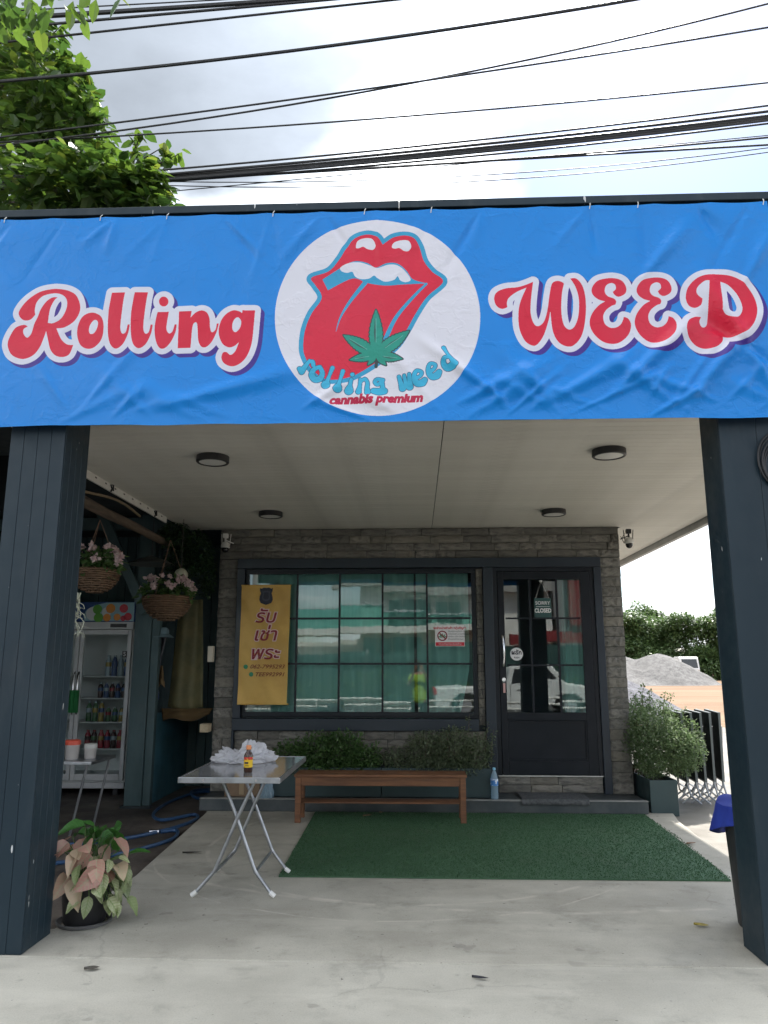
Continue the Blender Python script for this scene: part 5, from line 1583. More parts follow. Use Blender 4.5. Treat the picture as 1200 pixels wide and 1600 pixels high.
# hanging baskets
M_WICK = mat('wicker', (.16, .095, .055), .75, col2=(.10, .06, .035), nscale=14)
M_PETAL = mat('pale pink petals', (.70, .56, .55), .6, col2=(.60, .42, .43), nscale=20, trans=.3)
def basket(x, y, z, r, zh, label, seed, nfl):
    t = thing('hanging_basket', label, 'hanging basket', (x, y, z), 'hanging flower baskets')
    wv = MB(); n = 44
    rows = 11
    for j in range(rows):
        f = j / (rows - 1)
        rr = r * math.sqrt(max(.05, 1 - (1 - f) ** 2 * .9))
        zz_ = z - r * .95 * (1 - f)
        wv.tube([(x + (rr + .007 * (1 if (i // 2 + j) % 2 else -1)) * math.cos(2 * PI * i / n), y + (rr + .007 * (1 if (i // 2 + j) % 2 else -1)) * math.sin(2 * PI * i / n), zz_) for i in range(n + 1)], r * .052, 5, cap=False)
    part('weave', wv, M_WICK, t, smooth=True)
    part('liner', MB().lathe([(.002, -r * .93), (r * .45, -r * .85), (r * .80, -r * .5), (r * .93, -.02), (.002, -.02)], (x, y, z), 22), mat('dark coir', (.05, .035, .025), .95), t, smooth=True)
    rib = MB()
    for i in range(14):
        a = 2 * PI * i / 14
        rib.tube([(x + r * s_ * math.cos(a), y + r * s_ * math.sin(a), z + dz * r) for s_, dz in ((.25, -.97), (.6, -.82), (.88, -.5), (1.0, 0.02))], .005, 5)
    part('ribs', rib, M_WICK, t)
    for a in (0.3, 2.4, 4.5):
        part('hanging_cord', MB().tube([(x + r * math.cos(a), y + r * math.sin(a), z), (x, y, zh)], .004, 5), mat('brown cord', (.16, .10, .07), .8), t)
    rg_ = random.Random(seed)
    lv = leaf_cloud([(x, y, z + .10, r * 1.15, r * 1.15, .13, 2), (x + .5 * r, y - .3 * r, z + .02, r * .7, r * .6, .12, 1), (x - .5 * r, y - .4 * r, z + .02, r * .7, r * .6, .12, 1)], 420, .075, rg_, shape=6, flat=.5, droop=.1)
    part('foliage', foliage_mesh(lv, 'foliage'), M_BUSHA, t)
    for i in range(nfl):
        a = rg_.uniform(0, 2 * PI); e = rg_.uniform(-.15, 1.0)
        c_ = Vector((x + r * 1.15 * math.cos(a) * math.cos(e), y + r * 1.15 * math.sin(a) * math.cos(e) - .03, z + .08 + .17 * math.sin(e)))
        fl = MB()
        for q in range(9):
            d = Vector((rg_.gauss(0, 1), rg_.gauss(0, 1) - .6, rg_.gauss(0, 1))).normalized()
            s1 = d.orthogonal().normalized(); s2 = d.cross(s1)
            w = rg_.uniform(.020, .031)
            an = rg_.uniform(0, 6)
            u_ = s1 * math.cos(an) + s2 * math.sin(an); v_ = d.cross(u_)
            p = c_ + d * .016
            fl.add([p - u_ * w * .2, p + u_ * w * .6 + v_ * w * .7, p + u_ * w * 1.5 + d * .008, p + u_ * w * .6 - v_ * w * .7], [(0, 1, 2, 3)])
        part('flower', fl.mesh('flower', fix=False), M_PETAL, t)
basket(-2.95, 6.9, 2.36, .205, 2.84, 'wicker basket of pale pink flowers hanging nearest the left pillar', 4, 46)
basket(-2.68, 8.15, 2.22, .25, 2.85, 'wicker basket of pale pink flowers hanging nearest the shop corner', 6, 44)
cr = MB()
rg_ = random.Random(2)
for i in range(6):
    p = Vector((-2.93 + rg_.gauss(0, .012), 6.5, 2.12)); path = [p]
    for q in range(9):
        p = p + Vector((rg_.gauss(0, .016), rg_.gauss(0, .012), -.042)); path.append(p)
        if q % 2:
            cr.tube([p, p + Vector((rg_.choice((-1, 1)) * .035, 0, -.02)), p + Vector((rg_.choice((-1, 1)) * .05, 0, -.055))], [.004, .003, .0015], 5)
    cr.tube(path, [.006 - .0004 * q for q in range(10)], 5)
tag(part('trailing_plant', cr, mat('bleached plant', (.50, .52, .42), .7)), 'pale trailing plant hanging beside the left pillar', 'plant')
# lamp shade, globe, ivy
ls = thing('pendant_lamp', 'shallow metal lamp shade hanging between the two flower baskets', 'lamp', (-2.93, 8.3, 2.6))
part('shade', MB().lathe([(.25, 0), (.235, .012), (.16, .05), (.05, .085), (.02, .10)], (-2.93, 8.3, 2.60), 28, cap=False), mat('dull metal', (.20, .21, .20), .4, .7), ls, smooth=True)
part('cord', MB().tube([(-2.93, 8.3, 2.7), (-2.93, 8.3, 3.1)], .005, 6), M_BLACKP, ls)
gl_ = thing('lamp_globe', 'small cream globe beside the far flower basket', 'lamp', (-2.60, 8.2, 2.5))
part('globe', ball((-2.56, 8.2, 2.47), .075), mat('cream globe', (.40, .40, .30), .5), gl_, smooth=True)
part('cord', MB().tube([(-2.56, 8.2, 2.54), (-2.56, 8.2, 3.09)], .004, 6), M_BLACKP, gl_)
rng = random.Random(31)
iv = thing('ivy_plant', 'dark ivy mass hanging at the left rear corner of the porch ceiling', 'plant', (-2.6, 8.5, 2.6))
part('foliage', foliage_mesh(leaf_cloud([(-2.74, 8.5, 2.95, .18, .25, .18, 2), (-2.50, 8.6, 2.80, .16, .22, .26, 2), (-2.68, 8.6, 2.66, .20, .22, .22, 2), (-2.42, 8.75, 2.55, .09, .12, .30, 1)], 3400, .05, rng, shape=4, droop=.4), 'foliage'), leaf_mat('ivy leaves', (.018, .05, .02), (.04, .085, .03), .2), iv)
part('stems', MB().tube([(-2.7, 8.6, 3.09), (-2.66, 8.6, 2.8), (-2.7, 8.62, 2.5)], .01, 6), M_STEM, iv)
# things hung on the low wall
def cloth(name, label, cat, m, top, bot, y, z0, z1, seed, depth=.05, lift=0):
    """hanging cloth between two edges given as (x0, x1)"""
    mb = MB(); nx, nz = 24, 24
    for j in range(nz + 1):
        t = j / nz
        for i in range(nx + 1):
            s = i / nx
            x = (top[0] + (top[1] - top[0]) * s) * (1 - t) + (bot[0] + (bot[1] - bot[0]) * s) * t
            z = z1 + (z0 - z1) * t + .03 * t * math.sin(s * 7 + seed) + lift * s * t
            yy = y + depth * math.sin(s * 9 + seed + t) * .5 + .03 * mnoise.noise(Vector((s * 3, t * 3, seed)))
            mb.v.append((x, yy, z))
    for j in range(nz):
        for i in range(nx):
            a = j * (nx + 1) + i
            mb.f.append((a, a + 1, a + nx + 2, a + nx + 1))
    o = tag(part(name, mb, m, smooth=True), label, cat)
    sm = o.modifiers.new('thickness', 'SOLIDIFY'); sm.thickness = .004
    return o
M_TARP = mat('yellowed tarp', (.24, .21, .10), .6, col2=(.16, .155, .08), nscale=4, trans=.2)
cloth('hanging_tarp', 'yellowed tarp hanging down the alley from above the low wall', 'tarp', M_TARP, (-2.92, -2.62), (-3.00, -2.55), 9.35, .98, 2.3, 1.3, .08)
cloth('draped_cloth', 'brown cloth draped across the top of the low wall in the alley', 'cloth', mat('brown cloth', (.12, .075, .03), .9), (-3.04, -2.42), (-3.02, -2.45), 9.25, .84, 1.0, .4, .05, .07)
cloth('hanging_rag', 'grey rag hanging from the lean-to post', 'rag', mat('grey rag', (.17, .18, .20), .9, col2=(.12, .12, .14), nscale=8), (-3.13, -2.94), (-3.11, -3.02), 9.02, 1.40, 1.84, 2.2, .06)
cloth('hanging_bag', 'brown cloth bag hanging below the grey rag', 'bag', mat('tan bag cloth', (.17, .115, .055), .85), (-3.07, -2.98), (-3.09, -2.95), 9.05, 1.26, 1.50, 3.0, .05)
cloth('orange_pennant', 'small orange pennant of cloth on the lean-to post', 'pennant', mat('orange cloth', (.55, .11, .05), .8), (-3.125, -3.10), (-3.13, -3.06), 8.99, 1.12, 1.30, .3, .02)
cap_ = thing('sun_hat', 'faded blue cloth hat hung on the lean-to post', 'hat', (-2.99, 9.0, 1.86))
part('brim', MB().lathe([(.085, .0), (.14, -.035), (.143, -.032), (.088, .006)], (-3.0, 8.99, 1.86), 26, cap=False), mat('faded blue cloth', (.13, .20, .23), .9), cap_, smooth=True)
part('crown', MB().lathe([(.088, 0), (.083, .05), (.06, .078), (.001, .085)], (-3.0, 8.99, 1.86), 26, cap=False), MATS['faded blue cloth'], cap_, smooth=True)
gv = thing('work_glove', 'dark blue rubber glove hung beside the orange pennant', 'glove', (-3.05, 9.0, 1.2))
part('glove_body', MB().tube([(-3.05, 8.99, 1.33), (-3.045, 8.985, 1.25), (-3.03, 8.985, 1.17)], [.03, .04, .045], 10), mat('blue rubber', (.012, .03, .12), .5), gv, smooth=True)
for q in range(4):
    part('finger', MB().tube([(-3.065 + q * .022, 8.985, 1.175), (-3.07 + q * .026, 8.98, 1.10 + .01 * abs(q - 1.5))], [.012, .009], 8), MATS['blue rubber'], gv, smooth=True)
# hose
M_HOSE = mat('blue hose', (.022, .065, .15), .4, col2=(.03, .08, .18), nscale=10)
def smoothpath(pts, n=10):
    q = []
    P = [Vector(p) for p in pts]
    for i in range(len(P) - 1):
        p0, p1, p2, p3 = P[max(0, i - 1)], P[i], P[i + 1], P[min(len(P) - 1, i + 2)]
        for k_ in range(n):
            t = k_ / n
            q.append(.5 * (2 * p1 + (p2 - p0) * t + (2 * p0 - 5 * p1 + 4 * p2 - p3) * t * t + (3 * p1 - p0 - 3 * p2 + p3) * t ** 3))
    return q + [P[-1]]
hz = -.038
hs = thing('garden_hose', 'blue garden hose snaking over the dark floor left of the porch', 'hose', (-2.6, 7.6, -.055))
part('hose_run', MB().tube(smoothpath([(-3.3, 6.9, hz), (-2.95, 7.05, hz), (-2.6, 7.32, hz), (-2.35, 7.75, hz), (-2.26, 8.15, hz), (-2.35, 8.4, hz), (-2.55, 8.0, hz + .02), (-2.75, 8.3, hz + .02), (-2.85, 9.0, hz), (-2.78, 9.6, hz), (-2.62, 9.9, hz), (-2.5, 9.7, hz), (-2.6, 9.4, hz), (-2.75, 9.7, hz + .03), (-2.6, 10.1, hz)]), .0165, 8), M_HOSE, hs, smooth=True)
part('hose_run', MB().tube(smoothpath([(-2.9, 6.35, hz), (-2.6, 6.55, hz), (-2.38, 6.85, hz), (-2.22, 7.25, hz), (-2.28, 7.6, hz), (-2.42, 7.55, hz)]), .0165, 8), M_HOSE, hs, smooth=True)
part('hose_coupling', MB().tube([(-2.44, 7.55, hz), (-2.52, 7.52, hz)], .024, 8), M_CHROME, hs, smooth=True)
# ==================================================================== tree on the left
rng = random.Random(77)
tr_ = thing('street_tree', 'broad-leaved green tree rising over the left end of the banner', 'tree', (-5.6, 6.6, -.17))
M_BARK = mat('tree bark', (.085, .068, .052), .9, col2=(.05, .042, .034), nscale=6, stretch=(3, 3, .6), bump=.6, bscale=14, bdist=.02)
tk = MB()
tk.tube(smoothpath([(-5.6, 6.6, -.17), (-5.62, 6.55, 1.2), (-5.5, 6.5, 2.6), (-5.2, 6.4, 3.9), (-4.7, 6.2, 5.0), (-4.3, 6.1, 6.0), (-4.1, 6.1, 7.0)]), [.19 - .16 * i / 60 for i in range(61)], 12)
part('trunk', tk, M_BARK, tr_, smooth=True)
blobs = [(-3.35, 5.7, 6.45, .45, .55, .40, 2.2), (-3.05, 5.7, 6.15, .38, .5, .36, 2.0), (-2.86, 5.7, 6.02, .25, .4, .28, 1.0), (-3.25, 5.7, 5.70, .55, .6, .40, 3.0), (-2.75, 5.5, 5.36, .45, .5, .34, 2.6),
         (-2.42, 5.5, 5.34, .34, .4, .28, 1.7), (-2.20, 5.5, 5.42, .16, .25, .17, .55), (-2.18, 5.5, 5.15, .22, .3, .20, .8), (-3.35, 5.6, 5.25, .50, .6, .40, 2.6), (-3.6, 5.9, 6.95, .45, .6, .42, 2.4),
         (-4.1, 6.2, 6.2, .7, .9, .9, 3), (-4.3, 6.2, 5.0, .8, .9, .6, 2.2), (-2.9, 6.3, 4.95, .6, .7, .35, 1.6), (-2.4, 6.1, 5.0, .4, .5, .3, 1.0), (-4.4, 6.6, 7.3, .8, .9, .7, 2), (-3.0, 5.75, 6.62, .14, .3, .16, .4)]
blobs = [((x * .885, 4.95, 1.5 + (z - 1.5) * .885, a * .9, b * .8, c_ * .9, w) if z < 5.6 and y < 6 else (x, y, z, a, b, c_, w)) for x, y, z, a, b, c_, w in blobs]
lv = leaf_cloud(blobs, 7600, .125, rng, shape=6, flat=.45, droop=.35, hollow=.3)
# sprigs that break the outline
br = MB()
for a, b in (((-2.35, 5.5, 5.45), (-2.02, 5.45, 5.68)), ((-2.3, 5.5, 5.5), (-2.24, 5.45, 5.82)), ((-2.25, 5.5, 5.4), (-1.90, 5.45, 5.60)), ((-2.8, 5.6, 6.1), (-2.62, 5.5, 5.98)), ((-2.3, 5.5, 5.2), (-2.0, 5.45, 5.12)), ((-3.0, 5.6, 6.5), (-2.82, 5.5, 6.48)), ((-2.5, 5.5, 5.2), (-2.0, 5.5, 5.3)), ((-3.2, 5.6, 6.8), (-3.02, 5.5, 6.92))):
    a, b = Vector(a), Vector(b)
    br.tube([a, (a + b) / 2 + Vector((0, 0, .03)), b], [.009, .006, .003], 5)
    for q in range(11):
        p = a + (b - a) * (q / 10)
        sub = leaf_cloud([(p.x, p.y, p.z, .05, .05, .05, 1)], 3, .12, rng, shape=6, flat=.5, droop=.25)
        lv.add(sub.v, sub.f)
# a bough that reaches out over the street, in front of the cables
for q in range(115):
    p = Vector((rng.uniform(-2.75, -1.98), rng.uniform(3.45, 3.75), 0))
    p.z = 5.17 + rng.uniform(-.03, .34) + .10 * (p.x + 2.2)
    sub = leaf_cloud([(p.x, p.y, p.z, .03, .03, .03, 1)], 1, .125, rng, shape=6, flat=.5, droop=.7)
    lv.add(sub.v, sub.f)
for px_, pz_ in ((-1.87, 5.12), (-1.92, 5.20), (-1.64, 5.22), (-1.80, 5.24), (-1.95, 5.14)):
    sub = leaf_cloud([(px_, 3.6, pz_, .02, .02, .02, 1)], 2, .13, rng, shape=6, flat=.2, droop=1.2)
    lv.add(sub.v, sub.f)
br.tube(smoothpath([(-4.4, 6.1, 5.6), (-3.8, 4.9, 5.9), (-3.0, 3.9, 5.6), (-2.4, 3.6, 5.42), (-1.7, 3.6, 5.30)], 6), [.04 - .035 * i / 24 for i in range(25)], 7)
for e in ((-3.3, 5.7, 6.4), (-2.9, 5.7, 6.05), (-2.75, 5.5, 5.4), (-2.35, 5.5, 5.35), (-3.3, 5.6, 5.3), (-3.6, 5.9, 6.9), (-4.2, 6.2, 6.6)):
    s = Vector((-4.6, 6.15, 5.2 + rng.uniform(-.2, .6))); e = Vector(e)
    br.tube(smoothpath([s, s.lerp(e, .5) + Vector((0, 0, .15)), e], 5), [.045 - .038 * i / 10 for i in range(11)], 7)
part('boughs', br, M_BARK, tr_, smooth=True)
part('crown', foliage_mesh(lv, 'crown'), leaf_mat('broad tree leaves', (.040, .080, .020), (.105, .165, .034), .45, .4, third=(.16, .20, .04)), tr_)

# ==================================================================== overhead cables
M_CAB = mat('black cable sheath', (.018, .018, .020), .5)
def cable(pts, dia, label, y=4.95, group=None):
    P = [on_plane(u, v, y) for u, v in pts]
    xs_ = np.array([p[0] for p in P]); zs_ = np.array([p[1] for p in P])
    co = np.polyfit(xs_, zs_, 2 if len(P) > 2 else 1)
    if len(co) == 3 and co[0] < 0:
        co = np.polyfit(xs_, zs_, 1)
    lin = np.poly1d(co)
    path = []
    for i in range(61):
        x = -9 + 18 * i / 60
        path.append((x, y, float(lin(x))))
    r_ = dia * 0.5 * y / FPX * .92
    o = tag(part('overhead_cable', MB().tube(path, r_, 6), M_CAB, smooth=True), label, 'cable', group)
cable([(0, 127), (300, 99), (600, 59), (840, 25)], 7, 'thick single overhead cable, the lone one crossing from the tree to the top edge', 4.8)
cable([(0, 67), (320, 31), (600, 2)], 5, 'overhead cable next above the lone thick one at the left', 4.75)
cable([(27, 28), (320, 9), (480, -2)], 10, 'thickest overhead cable in the top left corner', 4.70)
cable([(67, 39), (200, 27), (320, 16), (500, 1)], 6, 'overhead cable just below the thickest one at the top left', 4.66)
cable([(150, 10), (320, 1)], 3, 'thin overhead cable along the very top at the left', 4.72)
cable([(20, 212), (300, 176), (600, 136), (900, 90), (1200, 43)], 4, 'upper of the two thin overhead cables that cross in mid sky', 4.9)
cable([(45, 222), (300, 188), (600, 138)], 4, 'lower of the two thin overhead cables that cross in mid sky', 4.93)
cable([(150, 214), (300, 207), (600, 183), (900, 160), (1200, 129)], 3.5, 'thin overhead cable alone between the crossing pair and the bundle', 4.95)
for i, (pts, d) in enumerate((([(225, 268), (600, 234), (1200, 165)], 4), ([(230, 275), (600, 241), (1200, 174)], 5.5), ([(232, 279), (600, 246), (1200, 181)], 5.5), ([(235, 283), (600, 252), (1200, 188)], 5), ([(240, 285), (600, 257), (1200, 193)], 4), ([(235, 281), (600, 249), (1200, 184)], 5))):
    cable(pts, d, 'one of the black cables in the thick bundle above the banner', 5.0 + .02 * (i % 3), 'bundle of overhead cables')
cable([(280, 280), (600, 260), (900, 243), (1200, 214)], 4, 'overhead cable just under the bundle, parting from it to the right', 5.03)
cable([(300, 279), (600, 259), (900, 245), (1200, 226)], 4, 'second overhead cable under the bundle, lowest of the thick ones at right', 5.06)
cable([(270, 299), (450, 281), (560, 272)], 2, 'very thin rising line below the bundle at the left', 5.1)
cable([(270, 290), (600, 290), (850, 276), (1200, 238)], 2, 'lowest very thin line, just above the banner top', 5.12)
cable([(780, 272), (1000, 254), (1200, 231)], 2, 'very thin line between the bundle and the lowest line at right', 5.1)

# ==================================================================== yard behind, on the right
k = NT('crushed stone')
c_ = k.mix(k.ramp(k.noise(.35, 6, .6), .35, .65), (.18, .175, .17), (.25, .245, .24))
c_ = k.mix(k.ramp(k.noise(2.2, 7, .8), .4, .65), c_, (.12, .117, .115))
k.base(c_); k.b.inputs['Roughness'].default_value = .95; k.bump(k.noise(7, 6, .75), .9, .15)
M_GRAV = k.m
k = NT('dark chippings')
c_ = k.mix(k.ramp(k.noise(6, 5, .7), .35, .65), (.11, .11, .125), (.20, .20, .22))
k.base(c_); k.b.inputs['Roughness'].default_value = .95; k.bump(k.noise(12, 6, .75), .9, .08)
M_GRAV2 = k.m
def heap(name, label, cx, cy, peaks, m, rad, seed):
    mb = MB(); n = 70
    for j in range(n + 1):
        for i in range(n + 1):
            x = -rad + 2 * rad * i / n; y = -rad * .6 + 1.2 * rad * j / n
            h = 0
            for px_, py_, ph, pr in peaks:
                d = math.hypot(x - px_, y - py_)
                h = max(h, ph - (math.sqrt(d * d + (pr * .2) ** 2) - pr * .2) * ph / pr * 1.12)
            h += (.22 * mnoise.noise(Vector((x * .45 + seed, y * .45, 0))) + .10 * mnoise.noise(Vector((x * 1.6 + seed, y * 1.6, 3)))) * min(1, max(0, h) * 2)
            mb.v.append((cx + x, cy + y, -.2 + max(0, h)))
    for j in range(n):
        for i in range(n):
            a = j * (n + 1) + i
            mb.f.append((a, a + 1, a + n + 2, a + n + 1))
    tag(part(name, mb, m, smooth=True), label, 'gravel heap')
heap('gravel_heap', 'large pale grey gravel heap far back in the yard', 20.5, 72, [(1.5, 0, 2.85, 5.0), (-1.4, 1, 2.5, 5), (-6, 1, 2.6, 6), (-3.6, 0, 2.55, 6)], M_GRAV, 14, 1)
heap('gravel_heap', 'low dark gravel heap nearer the shop corner', 6.5, 26, [(-.4, 0, 1.42, 2.9), (-2.2, .5, 1.5, 3.4)], M_GRAV2, 6, 5)
# far trees
M_FAR = leaf_mat('far tree leaves', (.075, .130, .045), (.13, .19, .075), .25)
def far_tree(x, y, h, w, label, seed):
    rg_ = random.Random(seed)
    t = thing('yard_tree', label, 'tree', (x, y, -.17), 'trees behind the yard')
    part('trunk', MB().tube([(x, y, -.17), (x + .1, y, h * .3), (x + rg_.gauss(0, .3), y, h * .65)], [.25, .18, .07], 8), M_BARK, t, smooth=True)
    bl = []
    for i in range(22):
        a = rg_.uniform(0, 2 * PI); q = rg_.uniform(.1, .75)
        zc = rg_.uniform(.05, .86) * h
        f = 1 - .55 * abs(zc / h - .45) * 1.6
        bl.append((x + w * q * math.cos(a) * f, y + w * q * math.sin(a) * f, zc, w * rg_.uniform(.28, .45), w * rg_.uniform(.28, .45), h * rg_.uniform(.10, .17), 1))
    part('crown', foliage_mesh(leaf_cloud(bl, 13000, .48, rg_, shape=4, flat=.6, droop=.1, hollow=.55), 'crown'), M_FAR, t)
FT = [(26.0, 96, 8.6, 4.3, 'leftmost tree behind the gravel heap, against the shop corner'), (29.8, 99, 9.0, 4.4, 'second tree from the left behind the gravel heap'), (33.2, 97, 8.9, 4.3, 'third tree from the left, rising behind the white truck'),
      (36.5, 95, 9.0, 4.4, 'tall tree just right of the white truck'), (39.6, 96, 8.4, 4.0, 'rightmost tree in the gap, touching the right pillar'), (43.0, 97, 8.6, 4.0, 'tree hidden mostly by the right pillar'),
      (22.6, 97, 8.6, 4.0, 'tree mostly hidden behind the shop wall'), (31.4, 104, 10.2, 3.6, 'tree in the second row, topmost crown of the line')]
for i, a in enumerate(FT):
    far_tree(*a, 40 + i)
# scrub under the trees
rg_ = random.Random(9)
sb_ = leaf_cloud([(18 + i * 2.1, 93 + rg_.uniform(-1, 1), rg_.uniform(.6, 1.6), 1.8, 1.4, 1.5, 1) for i in range(14)], 12000, .34, rg_, shape=4, flat=.6, hollow=.4)
o = part('undergrowth', foliage_mesh(sb_, 'undergrowth'), M_FAR); o['kind'] = 'stuff'; o['label'] = 'dense green undergrowth below the far trees'; o['category'] = 'undergrowth'
# lorry and car
def wheel(c, r, w, par, M_T, M_R, axis='x'):
    d = Vector((w / 2, 0, 0)) if axis == 'x' else Vector((0, w / 2, 0))
    c = Vector(c)
    wl_ = part('wheel', MB().tube([c - d, c - d * .9, c + d * .9, c + d], [r * .92, r, r, r * .92], 24), M_T, par, smooth=True)
    part('rim', MB().tube([c - d * 1.04, c + d * 1.04], r * .6, 18), M_R, wl_, smooth=True)
M_TYRE = mat('tyre rubber', (.018, .018, .018), .85)
M_RIM = mat('wheel rim', (.5, .5, .52), .35, .6)
M_VWHITE = mat('white vehicle paint', (.74, .74, .73), .3, col2=(.66, .66, .65), nscale=2)
M_VGLASS = mat('dark vehicle glass', (.015, .02, .025), .08, spec=.7)
lx, ly = 30.4, 90.0
lo = thing('white_truck', 'white flat-nosed truck parked beneath the far trees behind the gravel heap', 'truck', (lx, ly, -.17))
cabp = [(-2.4, .55), (-2.45, 1.25), (-2.15, 2.45), (-1.9, 2.65), (-.3, 2.65), (-.2, 2.5), (-.2, .55)]
def tx_(pts, w0, w1, par, name, m, bev=.05):
    part(name, MB().prism([(lx + w0, ly + y_, z_ - .17) for y_, z_ in pts], (w1 - w0, 0, 0)), m, par, bevel=bev)
tx_(cabp, -1.05, 1.05, lo, 'cab', M_VWHITE)
part('windscreen', MB().add([(lx - .9, ly - 2.43, 1.15), (lx + .9, ly - 2.43, 1.15), (lx + .82, ly - 2.20, 2.2), (lx - .82, ly - 2.20, 2.2)], [(0, 1, 2, 3)]), M_VGLASS, lo)
part('side_window', MB().box(lx - 1.06, lx - 1.052, ly - 2.0, ly - .9, 1.2, 2.1), M_VGLASS, lo)
part('bumper', MB().box(lx - 1.08, lx + 1.08, ly - 2.58, ly - 2.42, .25, .5), M_VWHITE, lo, bevel=.02)
part('grille', MB().box(lx - .7, lx + .7, ly - 2.475, ly - 2.44, .62, .85), M_BLACKP, lo)
for s in (-.85, .85):
    part('headlight', MB().box(lx + s - .13, lx + s + .13, ly - 2.482, ly - 2.44, .62, .82), M_LAMPW, lo)
part('cargo_bed', MB().box(lx - 1.1, lx + 1.1, ly + .05, ly + 3.6, .75, 1.9), mat('grey cargo bed', (.3, .31, .32), .5), lo, bevel=.03)
part('chassis', MB().box(lx - .5, lx + .5, ly - 2.2, ly + 3.5, .3, .6), M_BLACKP, lo)
for x in (-.95, .95):
    for y in (-1.5, 2.3):
        wheel((lx + x, ly + y, .28), .45, .28, lo, M_TYRE, M_RIM)
cx_, cy_ = 36.0, 84.0
ca = thing('parked_car', 'dark blue car parked under the trees, cut off by the right pillar', 'car', (cx_, cy_, -.17))
M_CBLUE = mat('dark blue car paint', (.012, .02, .06), .25, col2=(.015, .024, .07))
part('body', MB().prism([(cx_ - .88, cy_ + y, z) for y, z in ((-2.1, .1), (-2.15, .5), (-2.0, .72), (-1.0, .82), (-.55, 1.35), (.9, 1.4), (1.6, .9), (2.1, .85), (2.15, .4), (2.1, .1))], (1.76, 0, 0)), M_CBLUE, ca, bevel=.06)
part('windscreen', MB().add([(cx_ - .72, cy_ - 1.0, .86), (cx_ + .72, cy_ - 1.0, .86), (cx_ + .64, cy_ - .62, 1.32), (cx_ - .64, cy_ - .62, 1.32)], [(0, 1, 2, 3)]), M_VGLASS, ca)
part('side_window', MB().box(cx_ - .886, cx_ - .881, cy_ - .5, cy_ + .9, .9, 1.28), M_VGLASS, ca)
for x in (-.8, .8):
    part('headlight', MB().box(cx_ + x * .8 - .15, cx_ + x * .8 + .15, cy_ - 2.17, cy_ - 2.10, .5, .66), M_LAMPW, ca)
    for y in (-1.35, 1.35):
        wheel((cx_ + x, cy_ + y, .15), .32, .2, ca, M_TYRE, M_RIM)
# ==================================================================== across the street (seen in the window panes)
M_BW = mat('white rendered wall', (.70, .69, .66), .8, col2=(.60, .59, .56), nscale=.6, dirt=.2)
M_BG = mat('grey concrete band', (.30, .29, .28), .8)
M_BGL = mat('green window glass', (.02, .09, .085), .1, spec=.7)
M_BRED = mat('red cladding', (.20, .018, .022), .6)
hb = thing('street_house', 'white three-storey house with balcony across the street', 'house', (-.5, -27, -.17))
part('wall', MB().box(-3.2, 7.6, -36, -26, -.17, 10.5), M_BW, hb)
part('wing', MB().box(-7.4, -3.205, -36, -26.6, -.17, 3.0), M_BW, hb)
part('cornice', MB().box(-4.7, 7.7, -26.0, -25.2, 5.62, 6.2), M_BG, hb)
part('balcony_slab', MB().box(-8.0, 4.8, -25.99, -24.2, 3.25, 3.62), M_BW, hb)
part('balcony_rail', MB().box(-8.0, 4.8, -24.26, -24.22, 3.625, 4.45), glass_mat('green balcony glass', (.45, .75, .70), 1.6), hb)
part('handrail', MB().box(-8.0, 4.8, -24.29, -24.19, 4.452, 4.51), M_CHROME, hb)
for x0, x1, z0, z1 in ((-1.6, 1.0, 3.65, 5.3), (1.2, 2.7, 3.65, 5.3), (-3.05, .4, 1.3, 3.1), (6.0, 6.8, 4.9, 5.4), (-2.6, 2.2, 6.7, 8.4), (3.2, 5.0, 6.7, 8.4)):
    w_ = part('window', MB().box(x0, x1, -25.998, -25.95, z0, z1), M_BW, hb)
    n = max(1, round((x1 - x0) / .8))
    for i in range(n):
        a = x0 + .05 + i * (x1 - x0 - .05) / n
        part('window_pane', MB().box(a, a + (x1 - x0 - .05) / n - .05, -25.949, -25.94, z0 + .05, z1 - .05), M_BGL, w_)
for i in range(7):
    part('gutter_pipe', MB().box(-3.2 + i * 1.5, -3.14 + i * 1.5, -25.99, -25.9, 8.9, 10.4), M_BG, hb)
rs = thing('red_building', 'red and grey shop front across the street beyond the white house', 'building', (11, -24, -.17))
part('wall', MB().box(7.9, 22, -36, -26.2, -.17, 8.5), mat('grey shop wall', (.22, .22, .23), .7), rs)
part('red_fascia', MB().box(5.2, 22, -25.6, -24.9, 2.75, 3.3), M_BRED, rs)
for x in (8.6, 10.4, 13.0):
    part('red_pier', MB().box(x, x + .9, -26.19, -25.7, 3.75, 8.4), M_BRED, rs)
part('sign_board', MB().box(5.4, 7.2, -25.62, -25.2, 1.2, 2.7), M_BRED, rs)
for i in range(4):
    part('window', MB().box(9.6 + i * 2.6, 10.3 + i * 2.6, -26.19, -26.1, 4.2, 7.6), M_BGL, rs)
fn = thing('green_fence', 'dark green sheet fence along the far side of the street', 'fence', (0, -17, -.03))
M_FEN = mat('dark green fence sheet', (.016, .055, .050), .55, col2=(.022, .066, .060), nscale=.6)
for i in range(20):
    part('fence_sheet', MB().box(-22 + i * 2.2, -19.83 + i * 2.2, -17.03 - .01 * (i % 2), -17.0, -.03, (2.05 if i < 10 else 2.38) + .03 * (i % 3)), M_FEN, fn)
    part('fence_post', MB().box(-22.04 + i * 2.2, -21.96 + i * 2.2, -17.12, -17.05, -.03, 2.2), M_BG, fn)
rng = random.Random(50)
vg = leaf_cloud([(-16 + i * 1.05, -15.6, .55 + .2 * math.sin(i), .75, .45, .60, 1) for i in range(32)], 9000, .13, rng, shape=4, flat=.6)
o = part('verge_plants', foliage_mesh(vg, 'verge_plants'), M_BUSHA); o['kind'] = 'stuff'; o['label'] = 'green weeds growing along the far fence'; o['category'] = 'weeds'
